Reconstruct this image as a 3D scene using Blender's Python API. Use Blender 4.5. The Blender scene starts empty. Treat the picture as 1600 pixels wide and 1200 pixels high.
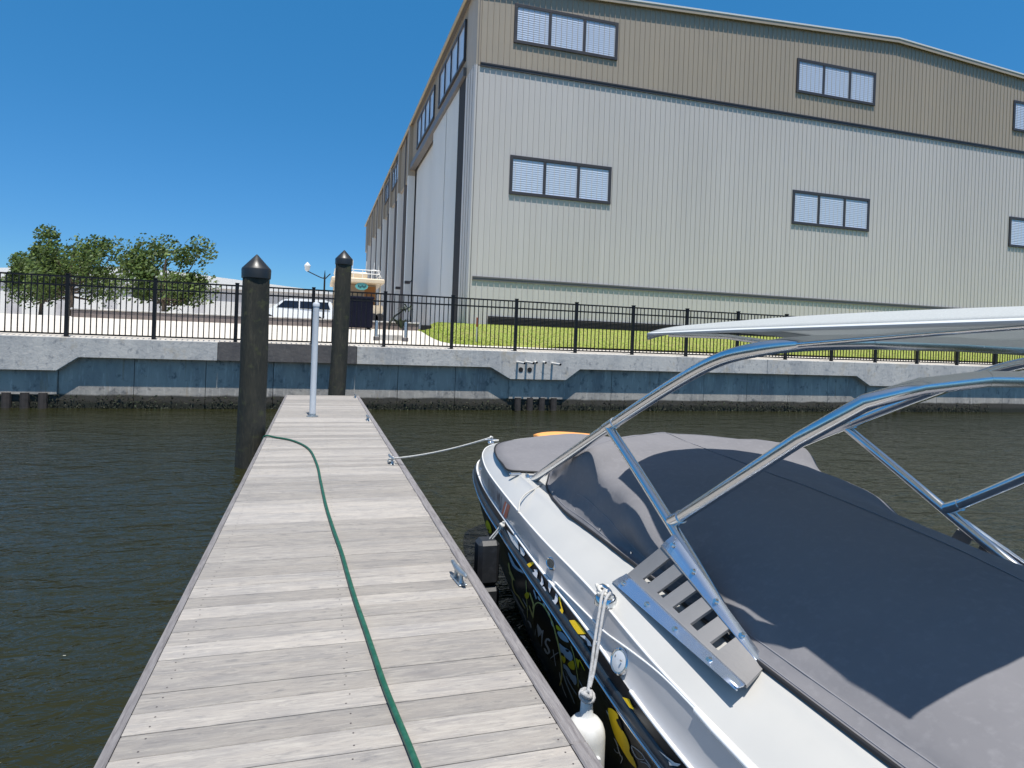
import bpy, bmesh, math, random
from mathutils import Vector, Matrix
from mathutils.geometry import tessellate_polygon
random.seed(7)
sc=bpy.context.scene
col=sc.collection
R=math.radians
# ------------------------------------------------------------------ helpers
class MB:
    """collects geometry in world metres, then links it as ONE mesh object"""
    def __init__(s): s.v=[];s.f=[];s.m=[];s.a=[]
    def add(s,vs,fs,mi=0,a=0.0):
        o=len(s.v); s.v+= [tuple(p) for p in vs]
        for f in fs: s.f.append([i+o for i in f]); s.m.append(mi); s.a.append(a)
    def box(s,x0,x1,y0,y1,z0,z1,mi=0,a=0.0):
        s.add([(x0,y0,z0),(x1,y0,z0),(x1,y1,z0),(x0,y1,z0),(x0,y0,z1),(x1,y0,z1),(x1,y1,z1),(x0,y1,z1)],
              [(0,3,2,1),(4,5,6,7),(0,1,5,4),(1,2,6,5),(2,3,7,6),(3,0,4,7)],mi,a)
    def cbox(s,x0,x1,y0,y1,z0,z1,c=.01,mi=0,a=0.0):
        """box with chamfered edges"""
        b=bmesh.new(); bmesh.ops.create_cube(b,size=1)
        for v in b.verts: v.co=Vector(((x0+x1)/2+v.co.x*(x1-x0),(y0+y1)/2+v.co.y*(y1-y0),(z0+z1)/2+v.co.z*(z1-z0)))
        bmesh.ops.bevel(b,geom=list(b.edges),offset=c,segments=1,affect='EDGES')
        b.verts.index_update()
        s.add([v.co[:] for v in b.verts],[[v.index for v in f.verts] for f in b.faces],mi,a); b.free()
    def bar(s,p,q,w,h,up=(0,0,1),mi=0,a=0.0):
        p=Vector(p);q=Vector(q);d=(q-p).normalized();u=Vector(up)
        r=d.cross(u)
        if r.length<1e-4: r=d.cross(Vector((0,1,0)))
        r.normalize(); u=r.cross(d).normalized()
        c=[]
        for e in (p,q):
            for sx,sy in ((-1,-1),(1,-1),(1,1),(-1,1)): c.append(e+r*(sx*w/2)+u*(sy*h/2))
        s.add(c,[(0,1,2,3),(7,6,5,4),(0,4,5,1),(1,5,6,2),(2,6,7,3),(3,7,4,0)],mi,a)
    def tube(s,P,r,n=10,cap=True,mi=0,a=0.0,closed=False):
        P=[Vector(p) for p in P]; N=len(P)
        rr=r if isinstance(r,(list,tuple)) else [r]*N
        T=[]
        for i in range(N):
            if closed: d=P[(i+1)%N]-P[i-1]
            else: d=P[min(i+1,N-1)]-P[max(i-1,0)]
            T.append(d.normalized())
        t=T[0]; u=t.orthogonal().normalized(); vs=[]
        for i in range(N):
            u=(u-T[i]*u.dot(T[i])); u.normalize(); w=T[i].cross(u)
            for k in range(n):
                th=2*math.pi*k/n; vs.append(P[i]+(u*math.cos(th)+w*math.sin(th))*rr[i])
        fs=[]
        for i in range(N if closed else N-1):
            j=(i+1)%N
            for k in range(n): fs.append((i*n+k,i*n+(k+1)%n,j*n+(k+1)%n,j*n+k))
        if cap and not closed: fs.append(tuple(range(n-1,-1,-1))); fs.append(tuple((N-1)*n+k for k in range(n)))
        s.add(vs,fs,mi,a)
    def lathe(s,prof,c,n=20,axis='z',mi=0,a=0.0):
        """prof: (radius, height) from bottom to top round a vertical axis through c"""
        vs=[];fs=[]
        for r,h in prof:
            for k in range(n):
                th=2*math.pi*k/n; e=(r*math.cos(th),r*math.sin(th),h)
                if axis=='y': e=(e[0],e[2],e[1])
                if axis=='x': e=(e[2],e[0],e[1])
                vs.append((c[0]+e[0],c[1]+e[1],c[2]+e[2]))
        for i in range(len(prof)-1):
            for k in range(n): fs.append((i*n+k,i*n+(k+1)%n,(i+1)*n+(k+1)%n,(i+1)*n+k))
        fs.append(tuple(range(n-1,-1,-1))); fs.append(tuple((len(prof)-1)*n+k for k in range(n)))
        s.add(vs,fs,mi,a)
    def grid(s,rows,mi=0,a=0.0,close=False):
        n=len(rows[0]); vs=[p for r in rows for p in r]; fs=[]
        for i in range(len(rows)-1):
            for k in range(n-1 if not close else n): fs.append((i*n+k,i*n+(k+1)%n,(i+1)*n+(k+1)%n,(i+1)*n+k))
        s.add(vs,fs,mi,a)
    def prism(s,poly,axis,a0,a1,mi=0,a=0.0):
        """polygon in the plane across axis, extruded from a0 to a1"""
        def P(p,t): return {'y':(p[0],t,p[1]),'x':(t,p[0],p[1]),'z':(p[0],p[1],t)}[axis]
        n=len(poly); vs=[P(p,a0) for p in poly]+[P(p,a1) for p in poly]
        fs=[(i,(i+1)%n,n+(i+1)%n,n+i) for i in range(n)]
        tri=tessellate_polygon([[Vector((p[0],p[1],0)) for p in poly]])
        fs+= [tuple(t) for t in tri]+[tuple(n+i for i in t[::-1]) for t in tri]
        s.add(vs,fs,mi,a)
    def build(s,name,mats,parent=None,smooth=None,bevel=0,solid=0,subd=0):
        me=bpy.data.meshes.new(name)
        off=Vector((0,0,0)); p=parent
        while p is not None: off+=p.location; p=p.parent
        me.from_pydata([tuple(Vector(v)-off) for v in s.v],[],s.f)
        if not isinstance(mats,(list,tuple)): mats=[mats]
        for m in mats: me.materials.append(m)
        me.polygons.foreach_set('material_index',s.m)
        if any(s.a):
            at=me.attributes.new('rnd','FLOAT','FACE'); at.data.foreach_set('value',s.a)
        b=bmesh.new(); b.from_mesh(me); bmesh.ops.recalc_face_normals(b,faces=b.faces)
        b.to_mesh(me); b.free()
        if smooth is not None:
            me.polygons.foreach_set('use_smooth',[True]*len(me.polygons))
            if smooth<180: me.set_sharp_from_angle(angle=R(smooth))
        o=bpy.data.objects.new(name,me); col.objects.link(o)
        if parent: o.parent=parent
        if bevel:
            md=o.modifiers.new('bevel','BEVEL'); md.width=bevel; md.segments=2; md.limit_method='ANGLE'
        if solid:
            md=o.modifiers.new('solid','SOLIDIFY'); md.thickness=solid; md.offset=0
        if subd:
            md=o.modifiers.new('sub','SUBSURF'); md.levels=subd; md.render_levels=subd
        return o
def tag(o,label,cat=None,group=None,kind=None):
    if label: o['label']=label
    if cat: o['category']=cat
    if group: o['group']=group
    if kind: o['kind']=kind
    return o
def thing(name,loc,label,cat,group=None):
    o=bpy.data.objects.new(name,None); o.location=loc; o.empty_display_size=.2; col.objects.link(o)
    return tag(o,label,cat,group)
def dup(root,loc,label=None):
    r=root.copy(); col.objects.link(r); r.location=loc
    if label: r['label']=label
    for ch in root.children:
        c=ch.copy(); col.objects.link(c); c.parent=r
        for g in ch.children:
            d=g.copy(); col.objects.link(d); d.parent=c
    return r
# ------------------------------------------------------------------ materials
def mat(name,c,rough=.6,metal=0,noise=(),bump=None,coat=0,attr=0,spec=None,trans=0,rvar=None):
    """noise: list of (scale, stretch, colour, lo, hi, detail) mixed over the base colour in object space"""
    m=bpy.data.materials.new(name); m.use_nodes=True; nt=m.node_tree; N=nt.nodes; L=nt.links
    b=N['Principled BSDF']; b.inputs['Roughness'].default_value=rough; b.inputs['Metallic'].default_value=metal
    if coat: b.inputs['Coat Weight'].default_value=coat; b.inputs['Coat Roughness'].default_value=.04
    if spec is not None: b.inputs['Specular IOR Level'].default_value=spec
    tc=N.new('ShaderNodeTexCoord'); src=tc.outputs['Object']
    if attr:
        at=N.new('ShaderNodeAttribute'); at.attribute_name='rnd'
        ad=N.new('ShaderNodeVectorMath'); ad.operation='MULTIPLY_ADD'; L.new(at.outputs['Fac'],ad.inputs[0]); ad.inputs[1].default_value=(37,53,29); L.new(src,ad.inputs[2]); src=ad.outputs[0]
    def nz(scale,st,detail,rough_=.6,dist=0):
        mp=N.new('ShaderNodeMapping'); mp.inputs['Scale'].default_value=st; L.new(src,mp.inputs[0])
        n=N.new('ShaderNodeTexNoise'); n.inputs['Scale'].default_value=scale; n.inputs['Detail'].default_value=detail; n.inputs['Roughness'].default_value=rough_; n.inputs['Distortion'].default_value=dist
        L.new(mp.outputs[0],n.inputs['Vector']); return n.outputs['Fac']
    rgb=N.new('ShaderNodeRGB'); rgb.outputs[0].default_value=(*c,1); cur=rgb.outputs[0]
    for (scale,st,cc,lo,hi,det) in noise:
        f=nz(scale,st,det); rp=N.new('ShaderNodeMapRange'); rp.inputs['From Min'].default_value=lo; rp.inputs['From Max'].default_value=hi; L.new(f,rp.inputs[0])
        mx=N.new('ShaderNodeMix'); mx.data_type='RGBA'; L.new(rp.outputs[0],mx.inputs[0]); L.new(cur,mx.inputs[6]); mx.inputs[7].default_value=(*cc,1); cur=mx.outputs[2]
    if attr:
        mr=N.new('ShaderNodeMapRange'); mr.inputs['To Min'].default_value=1-attr; mr.inputs['To Max'].default_value=1+attr; L.new(at.outputs['Fac'],mr.inputs[0])
        vm=N.new('ShaderNodeVectorMath'); vm.operation='SCALE'; L.new(cur,vm.inputs[0]); L.new(mr.outputs[0],vm.inputs['Scale']); cur=vm.outputs[0]
    L.new(cur,b.inputs['Base Color'])
    if rvar:
        f=nz(rvar[0],rvar[3] if len(rvar)>3 else (1,1,1),3); mr=N.new('ShaderNodeMapRange'); mr.inputs['From Min'].default_value=.3; mr.inputs['From Max'].default_value=.7; mr.inputs['To Min'].default_value=rvar[1]; mr.inputs['To Max'].default_value=rvar[2]
        L.new(f,mr.inputs[0]); L.new(mr.outputs[0],b.inputs['Roughness'])
    if bump:
        bs=bump if isinstance(bump,list) else [bump]; prev=None
        for (scale,st,strength,dist,det) in bs:
            f=nz(scale,st,det); bp=N.new('ShaderNodeBump'); bp.inputs['Strength'].default_value=strength; bp.inputs['Distance'].default_value=dist; L.new(f,bp.inputs['Height'])
            if prev: L.new(prev,bp.inputs['Normal'])
            prev=bp.outputs[0]
        L.new(prev,b.inputs['Normal'])
    if trans:
        tr=N.new('ShaderNodeBsdfTranslucent'); L.new(cur,tr.inputs[0]); ms=N.new('ShaderNodeMixShader'); ms.inputs[0].default_value=trans
        L.new(b.outputs[0],ms.inputs[1]); L.new(tr.outputs[0],ms.inputs[2]); L.new(ms.outputs[0],N['Material Output'].inputs[0])
    m['src']=''; return m
O3=(1,1,1)
M={}
M['plank']=mat('weathered_plank',(.335,.308,.278),.85,noise=[(1.6,(1.1,5,4),(.245,.233,.225),.38,.66,8),(5,(1,11,6),(.385,.36,.325),.48,.70,7),(7,(1.3,4.5,4),(.17,.165,.165),.57,.74,9),(34,(.4,10,3),(.205,.192,.185),.50,.72,5),(22,(1,2.2,2),(.36,.335,.30),.60,.72,6),(2.2,(1,2.5,2),(.23,.215,.205),.60,.74,9)],bump=[(40,(.4,9,3),.45,.005,7),(160,(1,3,1),.2,.002,3)],attr=.2)
M['edge_wood']=mat('edge_board_wood',(.215,.205,.21),.85,noise=[(4,(14,1,6),(.13,.12,.125),.42,.66,6),(14,(20,1,8),(.30,.285,.28),.52,.75,5)],bump=[(30,(9,.5,5),.4,.004,6)],attr=.12)
M['nail']=mat('nail_head',(.06,.05,.05),.6)
M['dark_wood']=mat('wet_timber',(.055,.045,.04),.8,noise=[(6,O3,(.03,.027,.025),.4,.7,4)])
M['float']=mat('black_float',(.015,.015,.016),.6)
M['galv']=mat('galvanised_metal',(.48,.52,.54),.42,.85,noise=[(30,O3,(.34,.37,.38),.45,.65,4)],bump=(80,O3,.15,.002,3))
M['hose']=mat('green_hose',(.010,.080,.045),.45,noise=[(25,O3,(.025,.115,.075),.45,.7,4)],bump=(200,(1,1,1),.2,.001,2))
M['rope']=mat('white_rope',(.62,.61,.58),.8,noise=[(60,O3,(.40,.39,.36),.45,.7,3)],bump=(300,O3,.6,.003,2))
M['rope_gray']=mat('grey_rope',(.40,.40,.40),.8,noise=[(60,O3,(.25,.25,.25),.45,.7,3)],bump=(300,O3,.6,.003,2))
M['pile_wood']=mat('old_piling_wood',(.040,.038,.028),.9,noise=[(3,(1.5,1.5,.7),(.022,.024,.019),.4,.62,7),(9,(3,3,.5),(.07,.064,.045),.53,.75,6),(5,(1,1,1.3),(.075,.08,.035),.56,.74,5)],bump=[(18,(3,3,.35),.7,.02,7)])
M['pile_cap']=mat('black_pile_cap',(.018,.02,.022),.42,rvar=(4,.3,.55))
M['pvc']=mat('white_sleeve',(.62,.65,.68),.45,noise=[(3,(1,1,.4),(.5,.52,.54),.45,.7,4)])
M['conc']=mat('seawall_concrete',(.55,.525,.485),.9,noise=[(1.2,(1,1,.5),(.40,.395,.385),.4,.66,7),(6,(2.2,2.2,.25),(.60,.58,.54),.54,.75,6),(3,(.6,.6,.5),(.44,.375,.28),.57,.75,5),(5,(1.4,1.4,1.1),(.24,.245,.255),.55,.72,9)],bump=[(9,O3,.35,.03,8),(60,O3,.2,.006,4)])
M['conc_shadow']=mat('shadow_toned_concrete',(.115,.105,.10),.9,noise=[(2,O3,(.085,.08,.08),.42,.66,7),(9,(1.6,1.6,.6),(.15,.14,.13),.55,.75,6)],bump=[(9,O3,.35,.03,8)])  # concrete darkened to stand in for a shadow across the cap
def wall_mat():
    m=mat('tidal_wall_concrete',(.42,.385,.335),.88,noise=[(1.5,(1,1,.4),(.27,.255,.235),.42,.66,7),(7,(2,2,.3),(.57,.53,.47),.54,.75,6),(4,(1.3,1.3,1.1),(.13,.13,.13),.56,.72,9),(3,(3,3,.2),(.30,.22,.14),.62,.78,5)],bump=[(9,O3,.3,.03,8)])
    nt=m.node_tree;N=nt.nodes;L=nt.links;b=N['Principled BSDF']
    cur=b.inputs['Base Color'].links[0].from_socket
    tc=N.new('ShaderNodeNewGeometry'); sx=N.new('ShaderNodeSeparateXYZ'); L.new(tc.outputs['Position'],sx.inputs[0])
    n=N.new('ShaderNodeTexNoise'); n.inputs['Scale'].default_value=1.5; n.inputs['Detail'].default_value=8; L.new(tc.outputs['Position'],n.inputs['Vector'])
    ma=N.new('ShaderNodeMath'); ma.operation='MULTIPLY_ADD'; L.new(n.outputs['Fac'],ma.inputs[0]); ma.inputs[1].default_value=.12; L.new(sx.outputs['Z'],ma.inputs[2])
    for lo,hi,c in ((-.21,-.16,(.055,.05,.04)),(-.42,-.32,(.02,.022,.014))):
        mr=N.new('ShaderNodeMapRange'); mr.inputs['From Min'].default_value=hi; mr.inputs['From Max'].default_value=lo; L.new(ma.outputs[0],mr.inputs[0])
        mx=N.new('ShaderNodeMix'); mx.data_type='RGBA'; L.new(mr.outputs[0],mx.inputs[0]); L.new(cur,mx.inputs[6]); mx.inputs[7].default_value=(*c,1); cur=mx.outputs[2]
    L.new(cur,b.inputs['Base Color']); return m
M['wall']=wall_mat()
M['oyster']=mat('oyster_crust',(.035,.033,.024),.9,noise=[(14,O3,(.02,.03,.012),.4,.6,4),(40,O3,(.22,.20,.16),.66,.76,3)],attr=.6)
M['pipe']=mat('white_pipe',(.62,.61,.58),.5)
M['black']=mat('black_opening',(.008,.008,.009),.8)
M['fence']=mat('black_fence_paint',(.007,.008,.010),.55,spec=.3)
M['pave']=mat('pale_concrete_paving',(.62,.575,.50),.9,noise=[(.35,O3,(.54,.50,.44),.42,.66,6),(3,O3,(.66,.615,.545),.5,.75,7),(.9,(1,1,1),(.47,.435,.385),.62,.75,7)],bump=(30,O3,.2,.006,5))
M['soil']=mat('lawn_soil',(.25,.31,.05),.95,noise=[(2.5,O3,(.33,.28,.10),.45,.66,6),(9,O3,(.15,.19,.03),.5,.7,6)],bump=(12,O3,.6,.05,6))
M['blade']=mat('grass_blades',(.28,.38,.04),.8,noise=[(1.1,O3,(.42,.37,.13),.48,.64,5),(.5,O3,(.25,.40,.04),.52,.7,4)],attr=.35,trans=.25)
M['wallg']=mat('grey_metal_cladding',(.53,.498,.475),.5,.0,noise=[(.25,(1,1,.25),(.50,.47,.448),.4,.65,6),(1.2,(2.5,2.5,.08),(.555,.522,.498),.52,.75,5)],rvar=(.8,.42,.6))
M['wallb']=mat('taupe_metal_cladding',(.365,.305,.236),.5,0,noise=[(.25,(1,1,.25),(.345,.29,.226),.4,.65,6),(1.2,(2.5,2.5,.08),(.388,.325,.252),.52,.75,5)],rvar=(.8,.42,.6))
M['doorg']=mat('grey_sliding_door',(.66,.65,.63),.45,0,noise=[(.3,(1,1,.3),(.62,.61,.59),.4,.66,6)],rvar=(.5,.36,.55))
M['bronze']=mat('dark_bronze_trim',(.045,.04,.042),.45,rvar=(2,.35,.55))
M['trim']=mat('brown_grey_trim',(.13,.12,.12),.5)
M['fascia']=mat('tan_fascia',(.40,.31,.175),.5,noise=[(.6,(1,1,2),(.35,.27,.155),.4,.7,4)])
M['roof']=mat('pale_metal_roof',(.66,.665,.66),.4)
M['louver']=mat('pale_louver',(.52,.60,.74),.45)
M['pane']=mat('pale_window_pane',(.46,.55,.68),.2,noise=[(1.5,(1,1,.5),(.52,.6,.72),.45,.7,3)])
M['dark']=mat('dark_interior',(.012,.011,.013),.8)
# ---- pure geometry of the boat (metres; x right, y ahead, z up; dock deck at z = 0) ----
RUB=[(1.30,.45,.03),(1.275,1.2,.03),(1.275,2.2,.03),(1.325,3.1,.036),(1.363,3.9,.056),(1.404,4.65,.079),(1.455,5.5,.111),(1.524,6.1,.138),(1.622,6.63,.162),(1.75,6.98,.178),(2.08,7.25,.19),(2.63,7.36,.195)]
WLN=[(1.315,.45,.14),(1.288,1.2,.14),(1.295,2.17,.14),(1.36,3.0,.146),(1.396,3.9,.166),(1.44,4.7,.191),(1.49,5.47,.22),(1.545,6.0,.24),(1.63,6.5,.262),(1.77,6.86,.28),(2.1,7.13,.295),(2.63,7.25,.30)]
CRE=[(1.35,.45,.32),(1.325,1.2,.32),(1.338,2.22,.32),(1.397,3.05,.327),(1.41,3.9,.346),(1.447,4.7,.371),(1.498,5.5,.402),(1.56,5.98,.425),(1.66,6.4,.442),(1.82,6.72,.455),(2.13,6.93,.47),(2.63,7.05,.475)]
DK1=[(1.60,.45,.43),(1.58,1.2,.43),(1.59,2.2,.43),(1.62,3.1,.437),(1.615,3.9,.456),(1.62,4.6,.478),(1.64,5.3,.50),(1.68,5.8,.522),(1.76,6.15,.537),(1.9,6.4,.55),(2.2,6.58,.56),(2.63,6.68,.565)]
HMD=[(1.33,.45,-.27),(1.31,1.2,-.27),(1.315,2.2,-.27),(1.365,3.1,-.27),(1.405,3.9,-.26),(1.455,4.65,-.25),(1.53,5.5,-.23),(1.63,6.05,-.21),(1.77,6.5,-.19),(1.95,6.8,-.17),(2.25,7.0,-.16),(2.63,7.08,-.15)]
HWL=[(1.39,.45,-.62),(1.375,1.2,-.62),(1.385,2.2,-.62),(1.44,3.1,-.62),(1.50,3.9,-.62),(1.58,4.6,-.62),(1.72,5.3,-.62),(1.88,5.75,-.62),(2.05,6.1,-.62),(2.25,6.35,-.62),(2.45,6.5,-.62),(2.63,6.55,-.62)]
def cr(P,u):
    """Catmull-Rom through the stations P, u in 0..1"""
    n=len(P)-1; t=min(max(u,0),1)*n; i=min(int(t),n-1); f=t-i
    p0=P[max(i-1,0)];p1=P[i];p2=P[i+1];p3=P[min(i+2,n)]
    return tuple(.5*((2*b)+(-a+c)*f+(2*a-5*b+4*c-d)*f*f+(-a+3*b-3*c+d)*f**3) for a,b,c,d in zip(p0,p1,p2,p3))
def mirror(p):
    """reflect across the boat's centre line (2.5,.45)-(2.63,7.3)"""
    dx,dy=.13,6.85; L=(dx*dx+dy*dy)**.5; dx/=L; dy/=L
    nx,ny=dy,-dx; d=(p[0]-2.5)*nx+(p[1]-.45)*ny
    return (p[0]-2*d*nx,p[1]-2*d*ny,p[2])
def band(u,v):
    a=cr(RUB,u);b=cr(WLN,u); return tuple(x+(y-x)*v for x,y in zip(a,b))
def side(u,v):
    a=cr(WLN,u);b=cr(CRE,u); return tuple(x+(y-x)*v for x,y in zip(a,b))
def hullp(u,w):
    a=cr(RUB,u);b=cr(HMD,u);c=cr(HWL,u)
    return tuple((1-w)*(1-2*w)*x+4*w*(1-w)*y+w*(2*w-1)*z for x,y,z in zip(a,b,c))
SKY_AIR,SKY_DUST,SKY_OZ,SKY_SAT,SKY_HUE,SKY_STR=1.0,0.0,4.0,1.0,.5,.095
SUN,EXPO=4.1,0.55
# ------------------------------------------------------------------ world, sun, camera
w=bpy.data.worlds.new('World'); sc.world=w; w.use_nodes=True
nt=w.node_tree; bg=nt.nodes['Background']
sky=nt.nodes.new('ShaderNodeTexSky'); sky.sky_type='NISHITA'; sky.sun_disc=False
TS=Vector((.03,-.28,1)).normalized()
sky.sun_elevation=math.asin(TS.z); sky.sun_rotation=math.atan2(TS.x,TS.y)
sky.altitude=0; sky.air_density=SKY_AIR; sky.dust_density=SKY_DUST; sky.ozone_density=SKY_OZ
hs=nt.nodes.new('ShaderNodeHueSaturation'); hs.inputs['Saturation'].default_value=SKY_SAT; hs.inputs['Hue'].default_value=SKY_HUE
nt.links.new(sky.outputs[0],hs.inputs['Color']); tcw=nt.nodes.new('ShaderNodeTexCoord'); sxw=nt.nodes.new('ShaderNodeSeparateXYZ'); nt.links.new(tcw.outputs['Generated'],sxw.inputs[0])
rw=nt.nodes.new('ShaderNodeValToRGB'); ew=rw.color_ramp.elements; ew[0].position=0; ew[0].color=(.33,.57,.84,1); ew[1].position=1; ew[1].color=(2.0,1.4,1.0,1)
for p_,c_ in ((.12,(.28,.58,.85,1)),(.30,(.25,.70,.93,1)),(.52,(.25,.86,1.08,1)),(.66,(1.0,1.1,1,1)),(.82,(1.7,1.3,1.0,1))):
    e_=ew.new(p_); e_.color=c_
nt.links.new(sxw.outputs['Z'],rw.inputs[0])
mw_=nt.nodes.new('ShaderNodeMix'); mw_.data_type='RGBA'; mw_.blend_type='MULTIPLY'; mw_.inputs[0].default_value=1; nt.links.new(hs.outputs[0],mw_.inputs[6]); nt.links.new(rw.outputs[0],mw_.inputs[7])
nt.links.new(mw_.outputs[2],bg.inputs[0]); bg.inputs[1].default_value=SKY_STR
sl=bpy.data.lights.new('sun','SUN'); sl.energy=SUN; sl.angle=R(.53); sl.color=(1,.955,.89)
so=bpy.data.objects.new('sun',sl); so.rotation_euler=TS.to_track_quat('Z','Y').to_euler(); so.location=(0,0,60); col.objects.link(so)
cam=bpy.data.cameras.new('camera'); co=bpy.data.objects.new('camera',cam); col.objects.link(co)
yaw,pit,rol=R(16.758),R(-.229),R(2.129)
f=Vector((math.sin(yaw)*math.cos(pit),math.cos(yaw)*math.cos(pit),math.sin(pit))); r=Vector((math.cos(yaw),-math.sin(yaw),0)); u=r.cross(f)
r2=r*math.cos(rol)+u*math.sin(rol); u2=-r*math.sin(rol)+u*math.cos(rol)
mw=Matrix((r2,u2,-f)).transposed().to_4x4(); mw.translation=(0,0,1.6); co.matrix_world=mw
cam.sensor_fit='HORIZONTAL'; cam.sensor_width=36; cam.lens=36*1009.9/1600; cam.shift_y=(535.4-600)/1600; cam.clip_start=.05; cam.clip_end=3000
sc.camera=co
sc.view_settings.view_transform='Standard'; sc.view_settings.look='None'; sc.view_settings.exposure=EXPO; sc.view_settings.gamma=1
# ------------------------------------------------------------------ water and ground
def water_mat():
    m=bpy.data.materials.new('canal_water'); m.use_nodes=True; nt=m.node_tree;N=nt.nodes;L=nt.links;b=N['Principled BSDF']
    b.inputs['Base Color'].default_value=(.019,.020,.007,1); b.inputs['Roughness'].default_value=.06; b.inputs['IOR'].default_value=1.33
    tc=N.new('ShaderNodeTexCoord'); prev=None
    for sc_,st,dist,det,ds in ((.9,(1,1.8,1),.13,2,.6),(3.6,(1,1.9,1),.05,3,.9),(11,(1,1.7,1),.014,3,.6)):
        mp=N.new('ShaderNodeMapping'); mp.inputs['Scale'].default_value=st; mp.inputs['Rotation'].default_value=(0,0,.25); L.new(tc.outputs['Object'],mp.inputs[0])
        n=N.new('ShaderNodeTexNoise'); n.inputs['Scale'].default_value=sc_; n.inputs['Detail'].default_value=det; n.inputs['Distortion'].default_value=ds; L.new(mp.outputs[0],n.inputs['Vector'])
        bp=N.new('ShaderNodeBump'); bp.inputs['Strength'].default_value=.8; bp.inputs['Distance'].default_value=dist; L.new(n.outputs['Fac'],bp.inputs['Height'])
        if prev: L.new(prev,bp.inputs['Normal'])
        prev=bp.outputs[0]
    L.new(prev,b.inputs['Normal']); return m
WZ=-.6
m=MB(); m.add([(-400,-200,WZ),(400,-200,WZ),(400,19.6,WZ),(-400,19.6,WZ)],[(0,1,2,3)]); tag(m.build('water',water_mat()),'dark olive canal water with small ripples',None,None,'structure')
def zp(Y):
    if Y<27: return 1.24+(max(Y,19.7)-19.7)*.0795
    return 1.82+min(Y-27,3)*.027
m=MB(); ys=[19.85,22,24.5,27,30,36,60,120,400,1500]
m.grid([[(x,y,zp(y)) for x in (-900,-60,-20,-8,0,4,8,20,60,900)] for y in ys]); tag(m.build('ground',M['pave']),'pale concrete paving behind the seawall',None,None,'structure')
# lawn
GB=[(21.25,7.5),(21.3,5.4),(21.6,4.45),(22.3,4.15),(23.5,4.08),(25,4.1),(28,4.2),(31,4.6),(33,5.1),(35,5.9),(38.4,7.38)]
def gx(Y):
    for (a,xa),(b,xb) in zip(GB,GB[1:]):
        if a<=Y<=b: return xa+(xb-xa)*(Y-a)/(b-a)
    return GB[0][1] if Y<GB[0][0] else GB[-1][1]
def zg(X,Y):
    g=1.27+(Y-19.9)*.081 if Y<33 else 2.33
    e=min(1,max(0,(X-gx(Y))/.8)); return max(zp(Y)+.006+(g+.05-zp(Y))*e*e*(3-2*e), zp(Y)+.006)
m=MB(); rows=[]
for i in range(46):
    Y=21.25+(38.4-21.25)*i/45; x0=gx(Y); x1=70 if Y<33.0 else 7.40
    rows.append([(x0+(x1-x0)*t,Y,zg(x0+(x1-x0)*t,Y)) for t in (0,.004,.01,.02,.04,.07,.1,.15,.25,.4,.6,.8,1)])
m.grid(rows); tag(m.build('lawn',M['soil']),'sunlit lawn sloping up to the building',None,None,'structure')
m=MB()
for i in range(42000):
    t=random.random(); Y=21.2+11.7*t**1.3; x0=gx(Y); X=x0+(38-x0)*random.random()**1.5; 
    if Y<21.25+.12*math.sin(X*3)+.1*random.random(): continue
    z=zg(X,Y)-.01; h=random.uniform(.02,.05); a=random.uniform(0,6.28); wd=random.uniform(.012,.025); lx,ly=random.gauss(0,.04),random.gauss(0,.04)
    m.add([(X-wd*math.cos(a),Y-wd*math.sin(a),z),(X+wd*math.cos(a),Y+wd*math.sin(a),z),(X+lx,Y+ly,z+h)],[(0,1,2)],0,random.random())
tag(m.build('grass',M['blade']),'short sunlit yellow green grass on the lawn','grass',None,'stuff')
# ------------------------------------------------------------------ seawall
sw=thing('seawall',(6.7,19.5,-.6),'weathered grey concrete seawall with a thick cap across the canal','wall')
def cap_part(x0,x1,chev):
    poly=[(x0,1.25),(x0,.745)]
    for c in chev: poly+= [(c-1.58,.745),(c-.94,.39),(c+.94,.39),(c+1.42,.745)]
    poly+= [(x1,.745),(x1,1.25)]
    m=MB(); m.prism(poly,'y',19.2,20.0); return m
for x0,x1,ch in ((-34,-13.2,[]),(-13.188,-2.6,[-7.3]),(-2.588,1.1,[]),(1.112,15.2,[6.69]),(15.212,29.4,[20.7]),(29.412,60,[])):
    cap_part(x0,x1,ch).build('cap',M['conc_shadow'] if x1==1.1 else M['conc'],sw,bevel=.012)  # one section carries a cast shadow in its colour
for k in range(-14,20):
    x=2.335+1.745*k; m=MB(); m.box(x+.008,x+1.737,19.415,19.9,-1.3,1.0); m.build('wall_panel',M['wall'],sw)
for c in (-7.3,6.69,20.7):
    m=MB(); m.box(c-.9,c+.9,19.36,19.41,-.25,.386); m.build('pile_block',M['wall'],sw,bevel=.01)
    m=MB()
    for x in (-.6,-.2,.2,.6): m.lathe([(.11,-1.2),(.11,-.2)],(c+x,19.38,0),10)
    m.build('pile_stub',M['dark_wood'],sw)
m=MB()
for i in range(5200):
    X=random.uniform(-10,26); z=-.62+.36*random.random()**1.5; Y=19.405-.06*random.random(); s_=random.uniform(.018,.05)
    q=[Vector((random.gauss(0,1),-abs(random.gauss(0,1)),random.gauss(0,1))).normalized()*s_*random.uniform(.6,1.3) for _ in range(4)]
    m.add([Vector((X,Y,z))+v for v in q],[(0,1,2),(0,2,3),(0,3,1),(1,3,2)],0,random.random())
tag(m.build('oyster_band',M['oyster'],sw),'dark crust of oysters at the waterline',None,None,'stuff')
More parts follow.
